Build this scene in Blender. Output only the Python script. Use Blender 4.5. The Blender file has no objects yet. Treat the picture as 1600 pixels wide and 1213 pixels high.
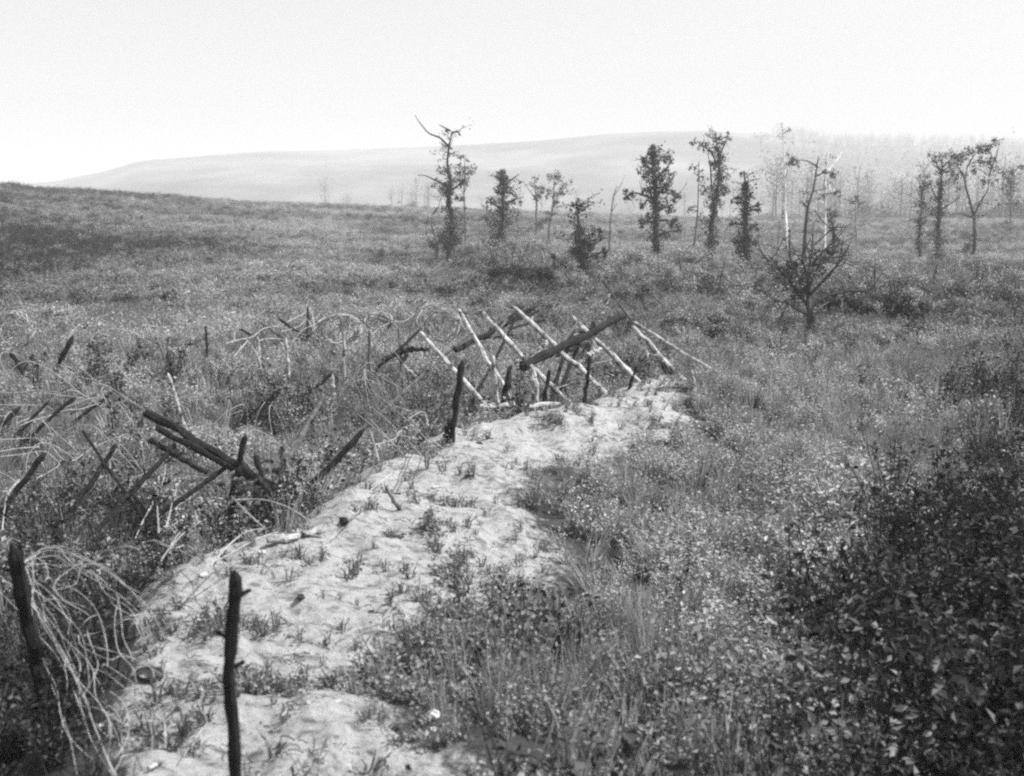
import bpy, math, random
import numpy as np
from mathutils import Vector

random.seed(7)
RNG = np.random.default_rng(7)

# ------------------------------------------------------------------ camera, sky, sun, exposure
scene = bpy.context.scene
CAMZ = 2.6
F = 1700.0                      # focal length in photograph pixels (1600 wide)
HORIZON = 330.0
PITCH = math.atan((606.5 - HORIZON) / F)
cam_data = bpy.data.cameras.new("camera")
cam_data.sensor_width = 36.0
cam_data.lens = 36.0 * F / 1600.0
cam_data.clip_start = 0.1
cam_data.clip_end = 9000.0
cam_data.dof.use_dof = True
cam_data.dof.focus_distance = 14.0
cam_data.dof.aperture_fstop = 2.9
cam = bpy.data.objects.new("camera", cam_data)
scene.collection.objects.link(cam)
cam.location = (0, 0, CAMZ)
cam.rotation_euler = (math.pi / 2 - PITCH, 0, 0)
scene.camera = cam

SUN_EL, SUN_AZ = math.radians(54), math.radians(86)     # azimuth from +Y towards +X
world = bpy.data.worlds.new("World")
scene.world = world
world.use_nodes = True
wn, wl = world.node_tree.nodes, world.node_tree.links
wn.clear()
sky = wn.new("ShaderNodeTexSky")
sky.sky_type = 'NISHITA'
sky.sun_disc = False
sky.sun_elevation = SUN_EL
sky.sun_rotation = SUN_AZ
sky.dust_density = 4.0
sky.air_density = 1.6
bw = wn.new("ShaderNodeRGBToBW")
bg = wn.new("ShaderNodeBackground")
bg.inputs["Strength"].default_value = 0.096
wo = wn.new("ShaderNodeOutputWorld")
wl.new(sky.outputs["Color"], bw.inputs["Color"])
# a thin even veil of cloud: evens out the sky's range
pw = wn.new("ShaderNodeMath"); pw.operation = 'POWER'; pw.inputs[1].default_value = 0.6
ml = wn.new("ShaderNodeMath"); ml.operation = 'MULTIPLY'; ml.inputs[1].default_value = 2.1
wl.new(bw.outputs["Val"], pw.inputs[0]); wl.new(pw.outputs[0], ml.inputs[0])
wl.new(ml.outputs[0], bg.inputs["Color"])
wl.new(bg.outputs["Background"], wo.inputs["Surface"])

sun_data = bpy.data.lights.new("sun", 'SUN')
sun_data.energy = 5.0
sun_data.angle = math.radians(1.5)
sun_data.color = (1, 1, 1)
sun = bpy.data.objects.new("sun", sun_data)
scene.collection.objects.link(sun)
sd = Vector((math.sin(SUN_AZ) * math.cos(SUN_EL), math.cos(SUN_AZ) * math.cos(SUN_EL), math.sin(SUN_EL)))
sun.rotation_euler = (-sd).to_track_quat('-Z', 'Y').to_euler()

scene.view_settings.view_transform = 'Standard'
scene.view_settings.look = 'None'
scene.view_settings.exposure = 0.80
scene.view_settings.gamma = 1.0
scene.render.engine = 'CYCLES'
scene.cycles.use_denoising = False
scene.cycles.max_bounces = 4
scene.cycles.volume_bounces = 1
scene.cycles.filter_width = 2.3
scene.cycles.sample_clamp_indirect = 4.0

# ------------------------------------------------------------------ pixel <-> world
CP, SP = math.cos(PITCH), math.sin(PITCH)

def ray(px, py):
    a, b = (px - 800.0) / F, (606.5 - py) / F
    return Vector((a, CP + b * SP, -SP + b * CP))

def W(px, py, Y):
    """point on a pixel's ray at world depth Y"""
    d = ray(px, py)
    return Vector((0, 0, CAMZ)) + d * (Y / d.y)

def WZ(px, py, z):
    d = ray(px, py)
    return Vector((0, 0, CAMZ)) + d * ((z - CAMZ) / d.z)

def project(x, y, z):
    dz = z - CAMZ
    w = y * CP - dz * SP
    v = y * SP + dz * CP
    w = np.maximum(w, 1e-3)
    return 800 + F * x / w, 606.5 - F * v / w

# ------------------------------------------------------------------ noise + terrain
def hash2(ix, iy, seed):
    n = (ix.astype(np.int64) * 374761393 + iy.astype(np.int64) * 668265263 + seed * 982451653) & 0x7fffffff
    n = ((n ^ (n >> 13)) * 1274126177) & 0x7fffffff
    n = n ^ (n >> 16)
    return (n & 0xffff) / 65535.0

def vnoise(x, y, seed=0):
    ix, iy = np.floor(x), np.floor(y)
    fx, fy = x - ix, y - iy
    fx, fy = fx * fx * (3 - 2 * fx), fy * fy * (3 - 2 * fy)
    ix, iy = ix.astype(np.int64), iy.astype(np.int64)
    a, b = hash2(ix, iy, seed), hash2(ix + 1, iy, seed)
    c, d = hash2(ix, iy + 1, seed), hash2(ix + 1, iy + 1, seed)
    return (a * (1 - fx) + b * fx) * (1 - fy) + (c * (1 - fx) + d * fx) * fy * 1.0

def fbm(x, y, seed=0, octv=4):
    s, a, t = 0, 0.5, 0
    for i in range(octv):
        s = s + a * (vnoise(x, y, seed + i * 17) - 0.5)
        t += a
        x, y, a = x * 2.03 + 5.1, y * 2.03 + 3.7, a * 0.5
    return s / t * 2

def sstep(a, b, x):
    t = np.clip((x - a) / (b - a), 0, 1)
    return t * t * (3 - 2 * t)

# crest of the spoil bank, from the photograph, at its assumed height
crest_px = [(215, 1290, .62), (235, 1150, .60), (255, 1010, .55), (305, 915, .52), (390, 850, .52), (500, 826, .50), (590, 745, .42),
            (690, 690, .45), (780, 660, .48), (860, 643, .45), (940, 625, .40), (1010, 600, .32), (1085, 580, .18)]
crest = [(-2.2, 0.0, .9), (-1.75, 2.0, .75)]
for a, b, z in crest_px:
    p = WZ(a, b, z)
    crest.append((p.x, p.y, z))
crest.append((crest[-1][0] + 1.6, crest[-1][1] + 1.3, 0.03))
crest = np.array(crest)
def densify(c, n=16):
    out = []
    for i in range(len(c) - 1):
        for k in range(n):
            t = k / n
            p0, p1, p2, p3 = c[max(i - 1, 0)], c[i], c[i + 1], c[min(i + 2, len(c) - 1)]
            out.append(0.5 * (2 * p1 + (p2 - p0) * t + (2 * p0 - 5 * p1 + 4 * p2 - p3) * t * t + (3 * p1 - p0 - 3 * p2 + p3) * t ** 3))
    out.append(c[-1])
    return np.array(out)
CR = densify(crest)
CT = np.gradient(CR[:, :2], axis=0)
CT /= np.linalg.norm(CT, axis=1)[:, None]

def crest_coords(x, y):
    """signed distance from the crest (right positive), crest height there"""
    s = np.full(x.shape, 99.0)
    h = np.zeros(x.shape)
    idx = np.nonzero((x > -12) & (x < 16) & (y > -6) & (y < 28))[0]
    for k in range(0, len(idx), 20000):
        j = idx[k:k + 20000]
        dx = x[j][:, None] - CR[None, :, 0]
        dy = y[j][:, None] - CR[None, :, 1]
        n = np.argmin(dx * dx + dy * dy, axis=1)
        r = np.arange(len(j))
        ddx, ddy = dx[r, n], dy[r, n]
        sg = ddx * CT[n, 1] - ddy * CT[n, 0]
        s[j] = np.sign(sg) * np.sqrt(ddx ** 2 + ddy ** 2)
        h[j] = CR[n, 2]
    return s, h

RIDGE_PX = np.array([-900, 0, 150, 300, 450, 650, 900, 1100, 1300, 1440, 1600, 2500.])
RIDGE_PY = np.array([285, 297, 304, 316, 322, 328, 336, 346, 349, 346, 349, 340.])
RIDGE_D = np.array([150, 160, 170, 190, 230, 280, 240, 190, 175, 170, 165, 150.])

def H(x, y):
    x = np.asarray(x, float); y = np.asarray(y, float)
    shp = x.shape
    x, y = x.ravel(), y.ravel()
    r = np.hypot(x, y)
    px = np.clip(800 + F * x / np.maximum(y, 1e-3), -900, 2500)
    px = np.where(y <= 0.01, np.where(x > 0, 2500, -900), px)
    D = np.interp(px, RIDGE_PX, RIDGE_D)
    PY = np.interp(px, RIDGE_PX, RIDGE_PY)
    b = (606.5 - PY) / F
    zr = CAMZ + (-SP + b * CP) / (CP + b * SP) * D
    far = zr * sstep(0.12, 1.0, np.clip((r - 20) / (D - 20), 0, 1)) 
    far = far - np.interp(px, [900, 1150], [11, 2.0]) * sstep(0, 1, (r - D) / 160)
    und = fbm(x / 9, y / 9, 3) * 0.45 * sstep(14, 40, r) + fbm(x / 3.1, y / 3.1, 5) * 0.10 + fbm(x / 0.9, y / 0.9, 9, 3) * 0.05
    und = und + fbm(x / 30, y / 30, 13) * 1.5 * sstep(40, 110, r) * (1 - sstep(0.7, 1.0, r / D))
    z = far + und
    # trench and spoil bank
    s, h = crest_coords(x, y)
    bank = np.where(s >= 0, h * np.exp(-(s / 1.9) ** 2), h - (h + 0.42) * sstep(0.0, 1.35, -s))
    back = np.where(s < 0, 0.42 * sstep(3.0, 7.5, -s), 0)
    lump = (fbm(x / 0.55, y / 0.55, 21, 4) * 0.18 + np.abs(fbm(x / 0.28, y / 0.28, 22, 4)) * 0.05) * np.exp(-((s - 0.5) / 1.3) ** 2)
    near = bank + back + lump
    near = np.where(np.abs(s) < 50, near, 0)
    fade = 1 - sstep(8, 13, np.abs(s))
    z = z + near * fade
    # the rise the photographer stands on
    z = z + 1.0 * (1 - sstep(1.2, 3.4, np.hypot(x, y))) * (1 - sstep(0, 1.0, z))
    # low ground under the dark weeds on the right
    z = z - 0.30 * sstep(2.5, 6.0, x) * (1 - sstep(7, 12, y)) * sstep(1.0, 4.0, y)
    return z.reshape(shp)

def h1(x, y):
    return float(H(np.array([x]), np.array([y]))[0])

def G(px, py, off=0.0):
    """ground point (raised by off) seen at a pixel"""
    d = ray(px, py)
    t = np.geomspace(2.0, 400.0, 900) / d.y
    X, Y, Z = d.x * t, d.y * t, CAMZ + d.z * t
    g = H(X, Y) + off
    k = np.nonzero(Z < g)[0]
    k = int(k[0]) if len(k) else len(t) - 1
    return Vector((X[k], Y[k], g[k]))

# ------------------------------------------------------------------ materials (everything in the monochrome of the plate)
def g4(v):
    return (v, v, v, 1)

def new_mat(name):
    m = bpy.data.materials.new(name)
    m.use_nodes = True
    m.node_tree.nodes.clear()
    return m, m.node_tree.nodes, m.node_tree.links

def noise(n, l, scale, detail=6, rough=0.6, coord='Object', stretch=None):
    tc = n.new("ShaderNodeTexCoord")
    t = n.new("ShaderNodeTexNoise")
    t.inputs["Scale"].default_value = scale
    t.inputs["Detail"].default_value = detail
    t.inputs["Roughness"].default_value = rough
    if stretch:
        mp = n.new("ShaderNodeMapping")
        mp.inputs["Scale"].default_value = stretch
        l.new(tc.outputs[coord], mp.inputs["Vector"])
        l.new(mp.outputs["Vector"], t.inputs["Vector"])
    else:
        l.new(tc.outputs[coord], t.inputs["Vector"])
    return t.outputs["Fac"]

def ramp(n, l, fac, stops):
    r = n.new("ShaderNodeValToRGB")
    els = r.color_ramp.elements
    els[0].position, els[0].color = stops[0][0], g4(stops[0][1])
    els[1].position, els[1].color = stops[-1][0], g4(stops[-1][1])
    for p, v in stops[1:-1]:
        e = els.new(p)
        e.color = g4(v)
    l.new(fac, r.inputs["Fac"])
    return r.outputs["Color"]

def finish(n, l, shader):
    o = n.new("ShaderNodeOutputMaterial")
    l.new(shader, o.inputs["Surface"])

def solid_mat(name, stops, scale=8, rough=0.85, bump=0.3, bump_scale=60, stretch=None, bdist=0.02):
    m, n, l = new_mat(name)
    col = ramp(n, l, noise(n, l, scale, stretch=stretch), stops)
    p = n.new("ShaderNodeBsdfPrincipled")
    p.inputs["Roughness"].default_value = rough
    p.inputs["Specular IOR Level"].default_value = 0.25
    l.new(col, p.inputs["Base Color"])
    b = n.new("ShaderNodeBump")
    b.inputs["Strength"].default_value = bump
    b.inputs["Distance"].default_value = bdist
    l.new(noise(n, l, bump_scale, stretch=stretch), b.inputs["Height"])
    l.new(b.outputs["Normal"], p.inputs["Normal"])
    finish(n, l, p.outputs["BSDF"])
    return m

def leaf_mat(name, lo, hi, trans=0.25, rough=0.5):
    m, n, l = new_mat(name)
    oi = n.new("ShaderNodeObjectInfo")
    geo = n.new("ShaderNodeNewGeometry")
    mx = n.new("ShaderNodeMath"); mx.operation = 'ADD'
    l.new(oi.outputs["Random"], mx.inputs[0]); l.new(geo.outputs["Random Per Island"], mx.inputs[1])
    hf = n.new("ShaderNodeMath"); hf.operation = 'MULTIPLY'; hf.inputs[1].default_value = 0.5
    l.new(mx.outputs[0], hf.inputs[0])
    col = ramp(n, l, hf.outputs[0], [(0.1, lo), (0.6, (lo + hi) * 0.45), (0.95, hi)])
    p = n.new("ShaderNodeBsdfPrincipled")
    p.inputs["Roughness"].default_value = rough
    p.inputs["Specular IOR Level"].default_value = 0.22
    l.new(col, p.inputs["Base Color"])
    t = n.new("ShaderNodeBsdfTranslucent")
    l.new(col, t.inputs["Color"])
    mix = n.new("ShaderNodeMixShader")
    mix.inputs["Fac"].default_value = trans
    l.new(p.outputs["BSDF"], mix.inputs[1]); l.new(t.outputs["BSDF"], mix.inputs[2])
    finish(n, l, mix.outputs["Shader"])
    return m

M = {}
M['black_wood'] = solid_mat("charred_wood", [(0.3, 0.004), (0.55, 0.010), (0.72, 0.035)], 9, 0.9, 0.6, 30, (3, 3, 0.6))
M['grey_wood'] = solid_mat("weathered_wood", [(0.3, 0.03), (0.5, 0.075), (0.75, 0.17)], 7, 0.9, 0.6, 30, (3, 3, 0.6))
M['pale_wood'] = solid_mat("peeled_birch", [(0.36, 0.04), (0.44, 0.22), (0.54, 0.38), (0.7, 0.52)], 11, 0.85, 0.6, 40)
M['bark'] = solid_mat("bark", [(0.3, 0.02), (0.5, 0.05), (0.75, 0.10)], 5, 0.95, 0.6, 18)
M['grey_bark'] = solid_mat("grey_bark", [(0.3, 0.08), (0.5, 0.16), (0.75, 0.28)], 5, 0.95, 0.5, 18)
M['birch_bark'] = solid_mat("birch_bark", [(0.36, 0.2), (0.46, 0.7), (0.7, 0.85)], 3, 0.8, 0.3, 18)
M['wire'] = solid_mat("galvanised_wire", [(0.3, 0.12), (0.5, 0.30), (0.8, 0.50)], 14, 0.5, 0.1, 60)
M['bright_wire'] = solid_mat("new_wire", [(0.3, 0.16), (0.5, 0.30), (0.8, 0.46)], 14, 0.5, 0.1, 60)
M['stone'] = solid_mat("chalk_stone", [(0.3, 0.35), (0.6, 0.5), (0.8, 0.6)], 10, 0.9, 0.4, 40)
M['dark_clod'] = solid_mat("dark_clod", [(0.3, 0.015), (0.6, 0.04), (0.8, 0.1)], 10, 0.95, 0.6, 40)
M['leaf_pale'] = leaf_mat("pale_weed_leaf", 0.20, 0.60)
M['leaf_mid'] = leaf_mat("weed_leaf", 0.10, 0.38)
M['leaf_dark'] = leaf_mat("dark_shade_leaf", 0.002, 0.085)  # dark plants; the black shade between leaves is put into this colour too
M['leaf_ivy'] = leaf_mat("ivy_leaf", 0.03, 0.13, 0.15)
M['leaf_tree'] = leaf_mat("tree_leaf", 0.05, 0.16, 0.25)
M['leaf_shrub'] = leaf_mat("shrub_leaf", 0.12, 0.48, 0.10)
M['grass'] = leaf_mat("grass_blade", 0.14, 0.45, 0.3)
M['dry_grass'] = leaf_mat("dry_grass_blade", 0.2, 0.6, 0.3)

def ground_mat():
    m, n, l = new_mat("chalky_earth")
    at = n.new("ShaderNodeAttribute"); at.attribute_name = "sand"
    n1 = noise(n, l, 2.3, 8, 0.65)
    n2 = noise(n, l, 16, 8, 0.7)
    n3 = noise(n, l, 75, 5, 0.7)
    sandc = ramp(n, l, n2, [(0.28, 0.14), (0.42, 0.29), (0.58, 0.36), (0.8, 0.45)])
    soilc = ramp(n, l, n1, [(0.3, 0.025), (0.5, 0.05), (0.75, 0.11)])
    n4 = noise(n, l, 7.5, 10, 0.75, stretch=(1.0, 1.7, 1.0))
    streak = ramp(n, l, n4, [(0.31, 0.12), (0.40, 0.50), (0.50, 1.0)])
    mm = n.new("ShaderNodeMix"); mm.data_type = 'RGBA'; mm.blend_type = 'MULTIPLY'; mm.inputs["Factor"].default_value = 1.0
    l.new(sandc, mm.inputs["A"]); l.new(streak, mm.inputs["B"])
    sandc = mm.outputs["Result"]
    ad = n.new("ShaderNodeMath"); ad.operation = 'MULTIPLY_ADD'
    l.new(n2, ad.inputs[0]); ad.inputs[1].default_value = 0.9; l.new(at.outputs["Fac"], ad.inputs[2])
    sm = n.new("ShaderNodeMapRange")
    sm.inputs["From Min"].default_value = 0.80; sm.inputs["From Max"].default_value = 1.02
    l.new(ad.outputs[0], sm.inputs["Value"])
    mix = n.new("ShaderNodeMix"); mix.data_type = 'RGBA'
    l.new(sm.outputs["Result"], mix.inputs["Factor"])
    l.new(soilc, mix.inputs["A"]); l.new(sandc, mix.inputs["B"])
    p = n.new("ShaderNodeBsdfPrincipled")
    p.inputs["Roughness"].default_value = 0.95
    p.inputs["Specular IOR Level"].default_value = 0.1
    l.new(mix.outputs["Result"], p.inputs["Base Color"])
    b1 = n.new("ShaderNodeBump"); b1.inputs["Strength"].default_value = 0.8; b1.inputs["Distance"].default_value = 0.05
    l.new(n2, b1.inputs["Height"])
    b2 = n.new("ShaderNodeBump"); b2.inputs["Strength"].default_value = 0.6; b2.inputs["Distance"].default_value = 0.012
    l.new(n3, b2.inputs["Height"]); l.new(b1.outputs["Normal"], b2.inputs["Normal"])
    l.new(b2.outputs["Normal"], p.inputs["Normal"])
    finish(n, l, p.outputs["BSDF"])
    return m
M['ground'] = ground_mat()
M['hill'] = solid_mat("hillside_scrub", [(0.35, 0.03), (0.5, 0.10), (0.65, 0.20)], 0.008, 0.95, 0.0, 0.2, bdist=3)

# ------------------------------------------------------------------ mesh helpers
def link(o, parent=None):
    scene.collection.objects.link(o)
    if parent:
        o.parent = parent
    return o

def tag(o, label=None, cat=None, group=None, kind=None):
    for k, v in (('label', label), ('category', cat), ('group', group), ('kind', kind)):
        if v:
            o[k] = v
    return o

class MB:
    def __init__(self):
        self.v, self.f, self.n = [], [], 0
    def add(self, v, f):
        v = np.asarray(v, float)
        self.v.append(v)
        self.f.extend([tuple(i + self.n for i in q) for q in f])
        self.n += len(v)
    def quads(self, V):
        """V: (k,4,3)"""
        k = len(V)
        self.v.append(V.reshape(-1, 3))
        base = np.arange(k)[:, None] * 4 + self.n
        self.f.extend(map(tuple, (base + np.array([[0, 1, 2, 3]])).tolist()))
        self.n += 4 * k
    def tube(self, pts, rad, sides=7, rough=0.0, point=False, twist=None):
        pts = [Vector(p) for p in pts]
        n = len(pts)
        if not hasattr(rad, '__len__'):
            rad = [rad] * n
        V, Fc = [], []
        up = Vector((0.31, 0.17, 0.93)).normalized()
        for i, p in enumerate(pts):
            t = (pts[min(i + 1, n - 1)] - pts[max(i - 1, 0)]).normalized()
            a = t.cross(up)
            if a.length < 0.05:
                a = t.cross(Vector((1, 0, 0)))
            a.normalize()
            b = t.cross(a)
            for k in range(sides):
                th = 2 * math.pi * k / sides
                rr = rad[i] * (1 + rough * (random.random() - 0.5) * 2)
                V.append(p + (a * math.cos(th) + b * math.sin(th)) * rr)
        for i in range(n - 1):
            for k in range(sides):
                k2 = (k + 1) % sides
                Fc.append((i * sides + k, i * sides + k2, (i + 1) * sides + k2, (i + 1) * sides + k))
        Fc.append(tuple(range(sides))[::-1])
        if point:
            t = (pts[-1] - pts[-2]).normalized()
            V.append(pts[-1] + t * rad[-1] * point)
            c = len(V) - 1
            for k in range(sides):
                Fc.append(((n - 1) * sides + k, (n - 1) * sides + (k + 1) % sides, c))
        else:
            Fc.append(tuple((n - 1) * sides + k for k in range(sides)))
        self.add([tuple(v) for v in V], Fc)
    def build(self, name, mat, parent=None, smooth=False, origin=None, do_link=True):
        V = np.concatenate(self.v) if self.v else np.zeros((0, 3))
        if origin is not None:
            V = V - np.array(origin)
        me = bpy.data.meshes.new(name)
        me.from_pydata(V.tolist(), [], self.f)
        me.materials.append(M[mat])
        if smooth:
            me.polygons.foreach_set("use_smooth", [True] * len(me.polygons))
        me.update()
        o = bpy.data.objects.new(name, me)
        if do_link:
            link(o, parent)
        if origin is not None and parent is None:
            o.location = origin
        return o

def empty(name, loc):
    o = bpy.data.objects.new(name, None)
    o.empty_display_size = 0.2
    link(o)
    o.location = loc
    return o

def leaf_quads(P, size, nrm=None, aspect=0.55, fold=0.25, rng=RNG, up=0.9):
    """rhombic leaves at points P, random directions (or about given normals)"""
    k = len(P)
    d = rng.normal(size=(k, 3))
    d[:, 2] *= 0.6
    d /= np.linalg.norm(d, axis=1)[:, None]
    nn = rng.normal(size=(k, 3)) * 0.75 + np.array([0, 0, up])
    if nrm is not None:
        nn = nn + nrm
    nn -= d * np.sum(nn * d, axis=1)[:, None]
    nn /= np.linalg.norm(nn, axis=1)[:, None] + 1e-9
    sd = np.cross(d, nn)
    s = size * rng.uniform(0.6, 1.3, k)[:, None]
    a = P - d * s * 0.5
    c = P + d * s * 0.5 - nn * s * 0.08
    b = P + sd * s * aspect * 0.5 + nn * s * fold * 0.3
    e = P - sd * s * aspect * 0.5 + nn * s * fold * 0.3
    return np.stack([a, b, c, e], axis=1)

def smooth_line(pts, n=6):
    pts = [Vector(p) for p in pts]
    out = []
    for i in range(len(pts) - 1):
        p0, p1, p2, p3 = pts[max(i - 1, 0)], pts[i], pts[i + 1], pts[min(i + 2, len(pts) - 1)]
        for k in range(n):
            t = k / n
            out.append(0.5 * (2 * p1 + (p2 - p0) * t + (2 * p0 - 5 * p1 + 4 * p2 - p3) * t * t + (3 * p1 - p0 - 3 * p2 + p3) * t ** 3))
    out.append(pts[-1])
    return out

# ------------------------------------------------------------------ the ground sheet
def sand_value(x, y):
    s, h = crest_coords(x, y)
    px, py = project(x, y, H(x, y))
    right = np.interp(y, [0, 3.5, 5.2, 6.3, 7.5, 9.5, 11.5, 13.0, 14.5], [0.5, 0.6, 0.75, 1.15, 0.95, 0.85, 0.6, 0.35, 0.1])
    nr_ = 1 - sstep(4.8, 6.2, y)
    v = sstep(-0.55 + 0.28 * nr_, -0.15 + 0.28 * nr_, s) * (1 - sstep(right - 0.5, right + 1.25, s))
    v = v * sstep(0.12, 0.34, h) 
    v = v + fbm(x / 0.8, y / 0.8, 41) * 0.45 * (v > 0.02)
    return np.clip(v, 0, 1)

def build_ground():
    r = np.concatenate([[0.3], np.geomspace(1.5, 60, 380), np.geomspace(62, 600, 110), np.geomspace(640, 6000, 16)])
    a = np.concatenate([np.linspace(-178, -48, 40), np.linspace(-45, 45, 400), np.linspace(48, 178, 40)]) * math.pi / 180
    R, A = np.meshgrid(r, a, indexing='ij')
    X, Y = R * np.sin(A), R * np.cos(A)
    Z = H(X, Y)
    V = np.stack([X, Y, Z], -1).reshape(-1, 3)
    nr, na = len(r), len(a)
    i, j = np.meshgrid(np.arange(nr - 1), np.arange(na), indexing='ij')
    j2 = (j + 1) % na
    q = np.stack([i * na + j, i * na + j2, (i + 1) * na + j2, (i + 1) * na + j], -1).reshape(-1, 4)
    me = bpy.data.meshes.new("ground")
    me.vertices.add(len(V)); me.vertices.foreach_set("co", V.ravel())
    me.loops.add(q.size); me.loops.foreach_set("vertex_index", q[:, ::-1].ravel().astype(np.int32))
    me.polygons.add(len(q))
    me.polygons.foreach_set("loop_start", np.arange(0, q.size, 4, dtype=np.int32))
    me.update(calc_edges=True)
    me.polygons.foreach_set("use_smooth", [True] * len(q))
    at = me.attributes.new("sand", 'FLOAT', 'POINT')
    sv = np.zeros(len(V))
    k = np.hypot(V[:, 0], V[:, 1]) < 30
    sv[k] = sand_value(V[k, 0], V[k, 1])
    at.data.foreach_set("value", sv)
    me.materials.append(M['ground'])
    o = link(bpy.data.objects.new("ground", me))
    tag(o, "rough weedy ground with a pale sandy bank along the trench", kind="structure")
build_ground()

# ------------------------------------------------------------------ far hills
def build_hill(name, label, pxs, pys, dist, start, span_r, bottom=-14, seed=0):
    a = np.linspace(-44, 44, 300) * math.pi / 180
    r = np.linspace(start, dist * span_r, 46)
    R, A = np.meshgrid(r, a, indexing='ij')
    X, Y = R * np.sin(A), R * np.cos(A)
    px = 800 + F * np.tan(A)
    PY = np.interp(px, pxs, pys)
    b = (606.5 - PY) / F
    zt = CAMZ + (-SP + b * CP) / (CP + b * SP) * dist * np.cos(A)
    prof = sstep(start, dist, R) - 0.35 * sstep(dist, dist * span_r, R)
    Z = bottom + (zt - bottom) * prof + fbm(X / 120, Y / 120, seed) * 2.0 * sstep(start, dist * 0.8, R)
    V = np.stack([X, Y, Z], -1).reshape(-1, 3)
    nr, na = len(r), len(a)
    i, j = np.meshgrid(np.arange(nr - 1), np.arange(na - 1), indexing='ij')
    q = np.stack([i * na + j, (i + 1) * na + j, (i + 1) * na + j + 1, i * na + j + 1], -1).reshape(-1, 4)
    me = bpy.data.meshes.new(name)
    me.from_pydata(V.tolist(), [], q.tolist())
    me.polygons.foreach_set("use_smooth", [True] * len(q))
    me.materials.append(M['hill'])
    o = link(bpy.data.objects.new(name, me))
    tag(o, label, kind="structure")
    return X, Y, Z
HX, HY, HZ = build_hill("hill", "long pale hazy hill rising behind the trees",
    [-600, 0, 100, 170, 230, 400, 560, 700, 850, 950, 1030, 1100, 1180, 1300, 1450, 1600, 2400],
    [300, 292, 284, 270, 253, 242, 236, 231, 221, 212, 209, 208, 214, 231, 234, 239, 250], 1000, 380, 1.5, seed=5)
build_hill("hill", "faint far hill low on the left skyline", [-600, 0, 200, 400, 2400], [272, 277, 276, 282, 300], 2300, 1600, 1.4, bottom=-16, seed=8)

# ------------------------------------------------------------------ scatter by points (grass, weeds: what nobody could count)
def proto_collection(name, objs):
    c = bpy.data.collections.new(name)
    for o in objs:
        c.objects.link(o)
    return c

def scatter(name, label, P, rot, scl, idx, coll):
    me = bpy.data.meshes.new(name)
    me.vertices.add(len(P)); me.vertices.foreach_set("co", np.asarray(P, float).ravel())
    for nm, typ, dat, key in (("rot", 'FLOAT_VECTOR', rot, "vector"), ("scl", 'FLOAT', scl, "value"), ("idx", 'INT', idx, "value")):
        at = me.attributes.new(nm, typ, 'POINT')
        at.data.foreach_set(key, np.asarray(dat).ravel())
    o = link(bpy.data.objects.new(name, me))
    ng = bpy.data.node_groups.new(name, 'GeometryNodeTree')
    ng.interface.new_socket("Geometry", in_out='INPUT', socket_type='NodeSocketGeometry')
    ng.interface.new_socket("Geometry", in_out='OUTPUT', socket_type='NodeSocketGeometry')
    n, l = ng.nodes, ng.links
    gi, go = n.new("NodeGroupInput"), n.new("NodeGroupOutput")
    ci = n.new("GeometryNodeCollectionInfo")
    ci.inputs["Collection"].default_value = coll
    ci.inputs["Separate Children"].default_value = True
    ci.inputs["Reset Children"].default_value = True
    ip = n.new("GeometryNodeInstanceOnPoints")
    ip.inputs["Pick Instance"].default_value = True
    def named(nm, t):
        a = n.new("GeometryNodeInputNamedAttribute")
        a.data_type = t
        a.inputs["Name"].default_value = nm
        return a.outputs[0]
    er = n.new("FunctionNodeEulerToRotation")
    l.new(named("rot", 'FLOAT_VECTOR'), er.inputs[0])
    l.new(gi.outputs[0], ip.inputs["Points"])
    l.new(ci.outputs[0], ip.inputs["Instance"])
    l.new(named("idx", 'INT'), ip.inputs["Instance Index"])
    l.new(er.outputs[0], ip.inputs["Rotation"])
    l.new(named("scl", 'FLOAT'), ip.inputs["Scale"])
    l.new(ip.outputs[0], go.inputs[0])
    md = o.modifiers.new("scatter", 'NODES')
    md.node_group = ng
    tag(o, label, kind="stuff")
    return o

def weed_proto(name, mat, height, spread, stems, leaves, size, seed, up=0.9):
    rng = np.random.default_rng(seed)
    mb = MB()
    P = []
    for s in range(stems):
        th, el = rng.uniform(0, 2 * math.pi), rng.uniform(0.1, 1.0)
        hh = height * rng.uniform(0.5, 1.1)
        dx, dy = math.cos(th) * spread * el, math.sin(th) * spread * el
        pts = [(0.15 * dx, 0.15 * dy, -0.05), (0.5 * dx, 0.5 * dy, hh * 0.55), (dx, dy, hh)]
        mb.tube(pts, [0.005, 0.004, 0.002], 3)
        t = rng.uniform(0.15, 1.05, leaves)
        q = np.stack([dx * t ** 1.2, dy * t ** 1.2, hh * t], 1) + rng.normal(size=(leaves, 3)) * size * 0.8
        P.append(q)
    P = np.concatenate(P)
    mb.quads(leaf_quads(P, size, rng=rng, up=up))
    return mb.build(name, mat, do_link=False)

def tuft_proto(name, mat, height, spread, blades, width, seed):
    rng = np.random.default_rng(seed)
    mb = MB()
    Q = []
    for s in range(blades):
        th, el = rng.uniform(0, 2 * math.pi), rng.uniform(0.05, 1.0)
        hh = height * rng.uniform(0.5, 1.1)
        b = np.array([rng.normal() * 0.06 * spread * 3, rng.normal() * 0.06 * spread * 3, -0.03])
        tip = b + np.array([math.cos(th) * spread * el, math.sin(th) * spread * el, hh])
        mid = b * 0.6 + tip * 0.4 + np.array([0, 0, hh * 0.15])
        ph = rng.uniform(0, math.pi)
        w = np.array([math.cos(ph), math.sin(ph), 0]) * width
        Q.append([b - w, b + w, mid + w * 0.8, mid - w * 0.8])
        Q.append([mid - w * 0.8, mid + w * 0.8, tip + w * 0.15, tip - w * 0.15])
    mb.quads(np.array(Q))
    return mb.build(name, mat, do_link=False)

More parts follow.
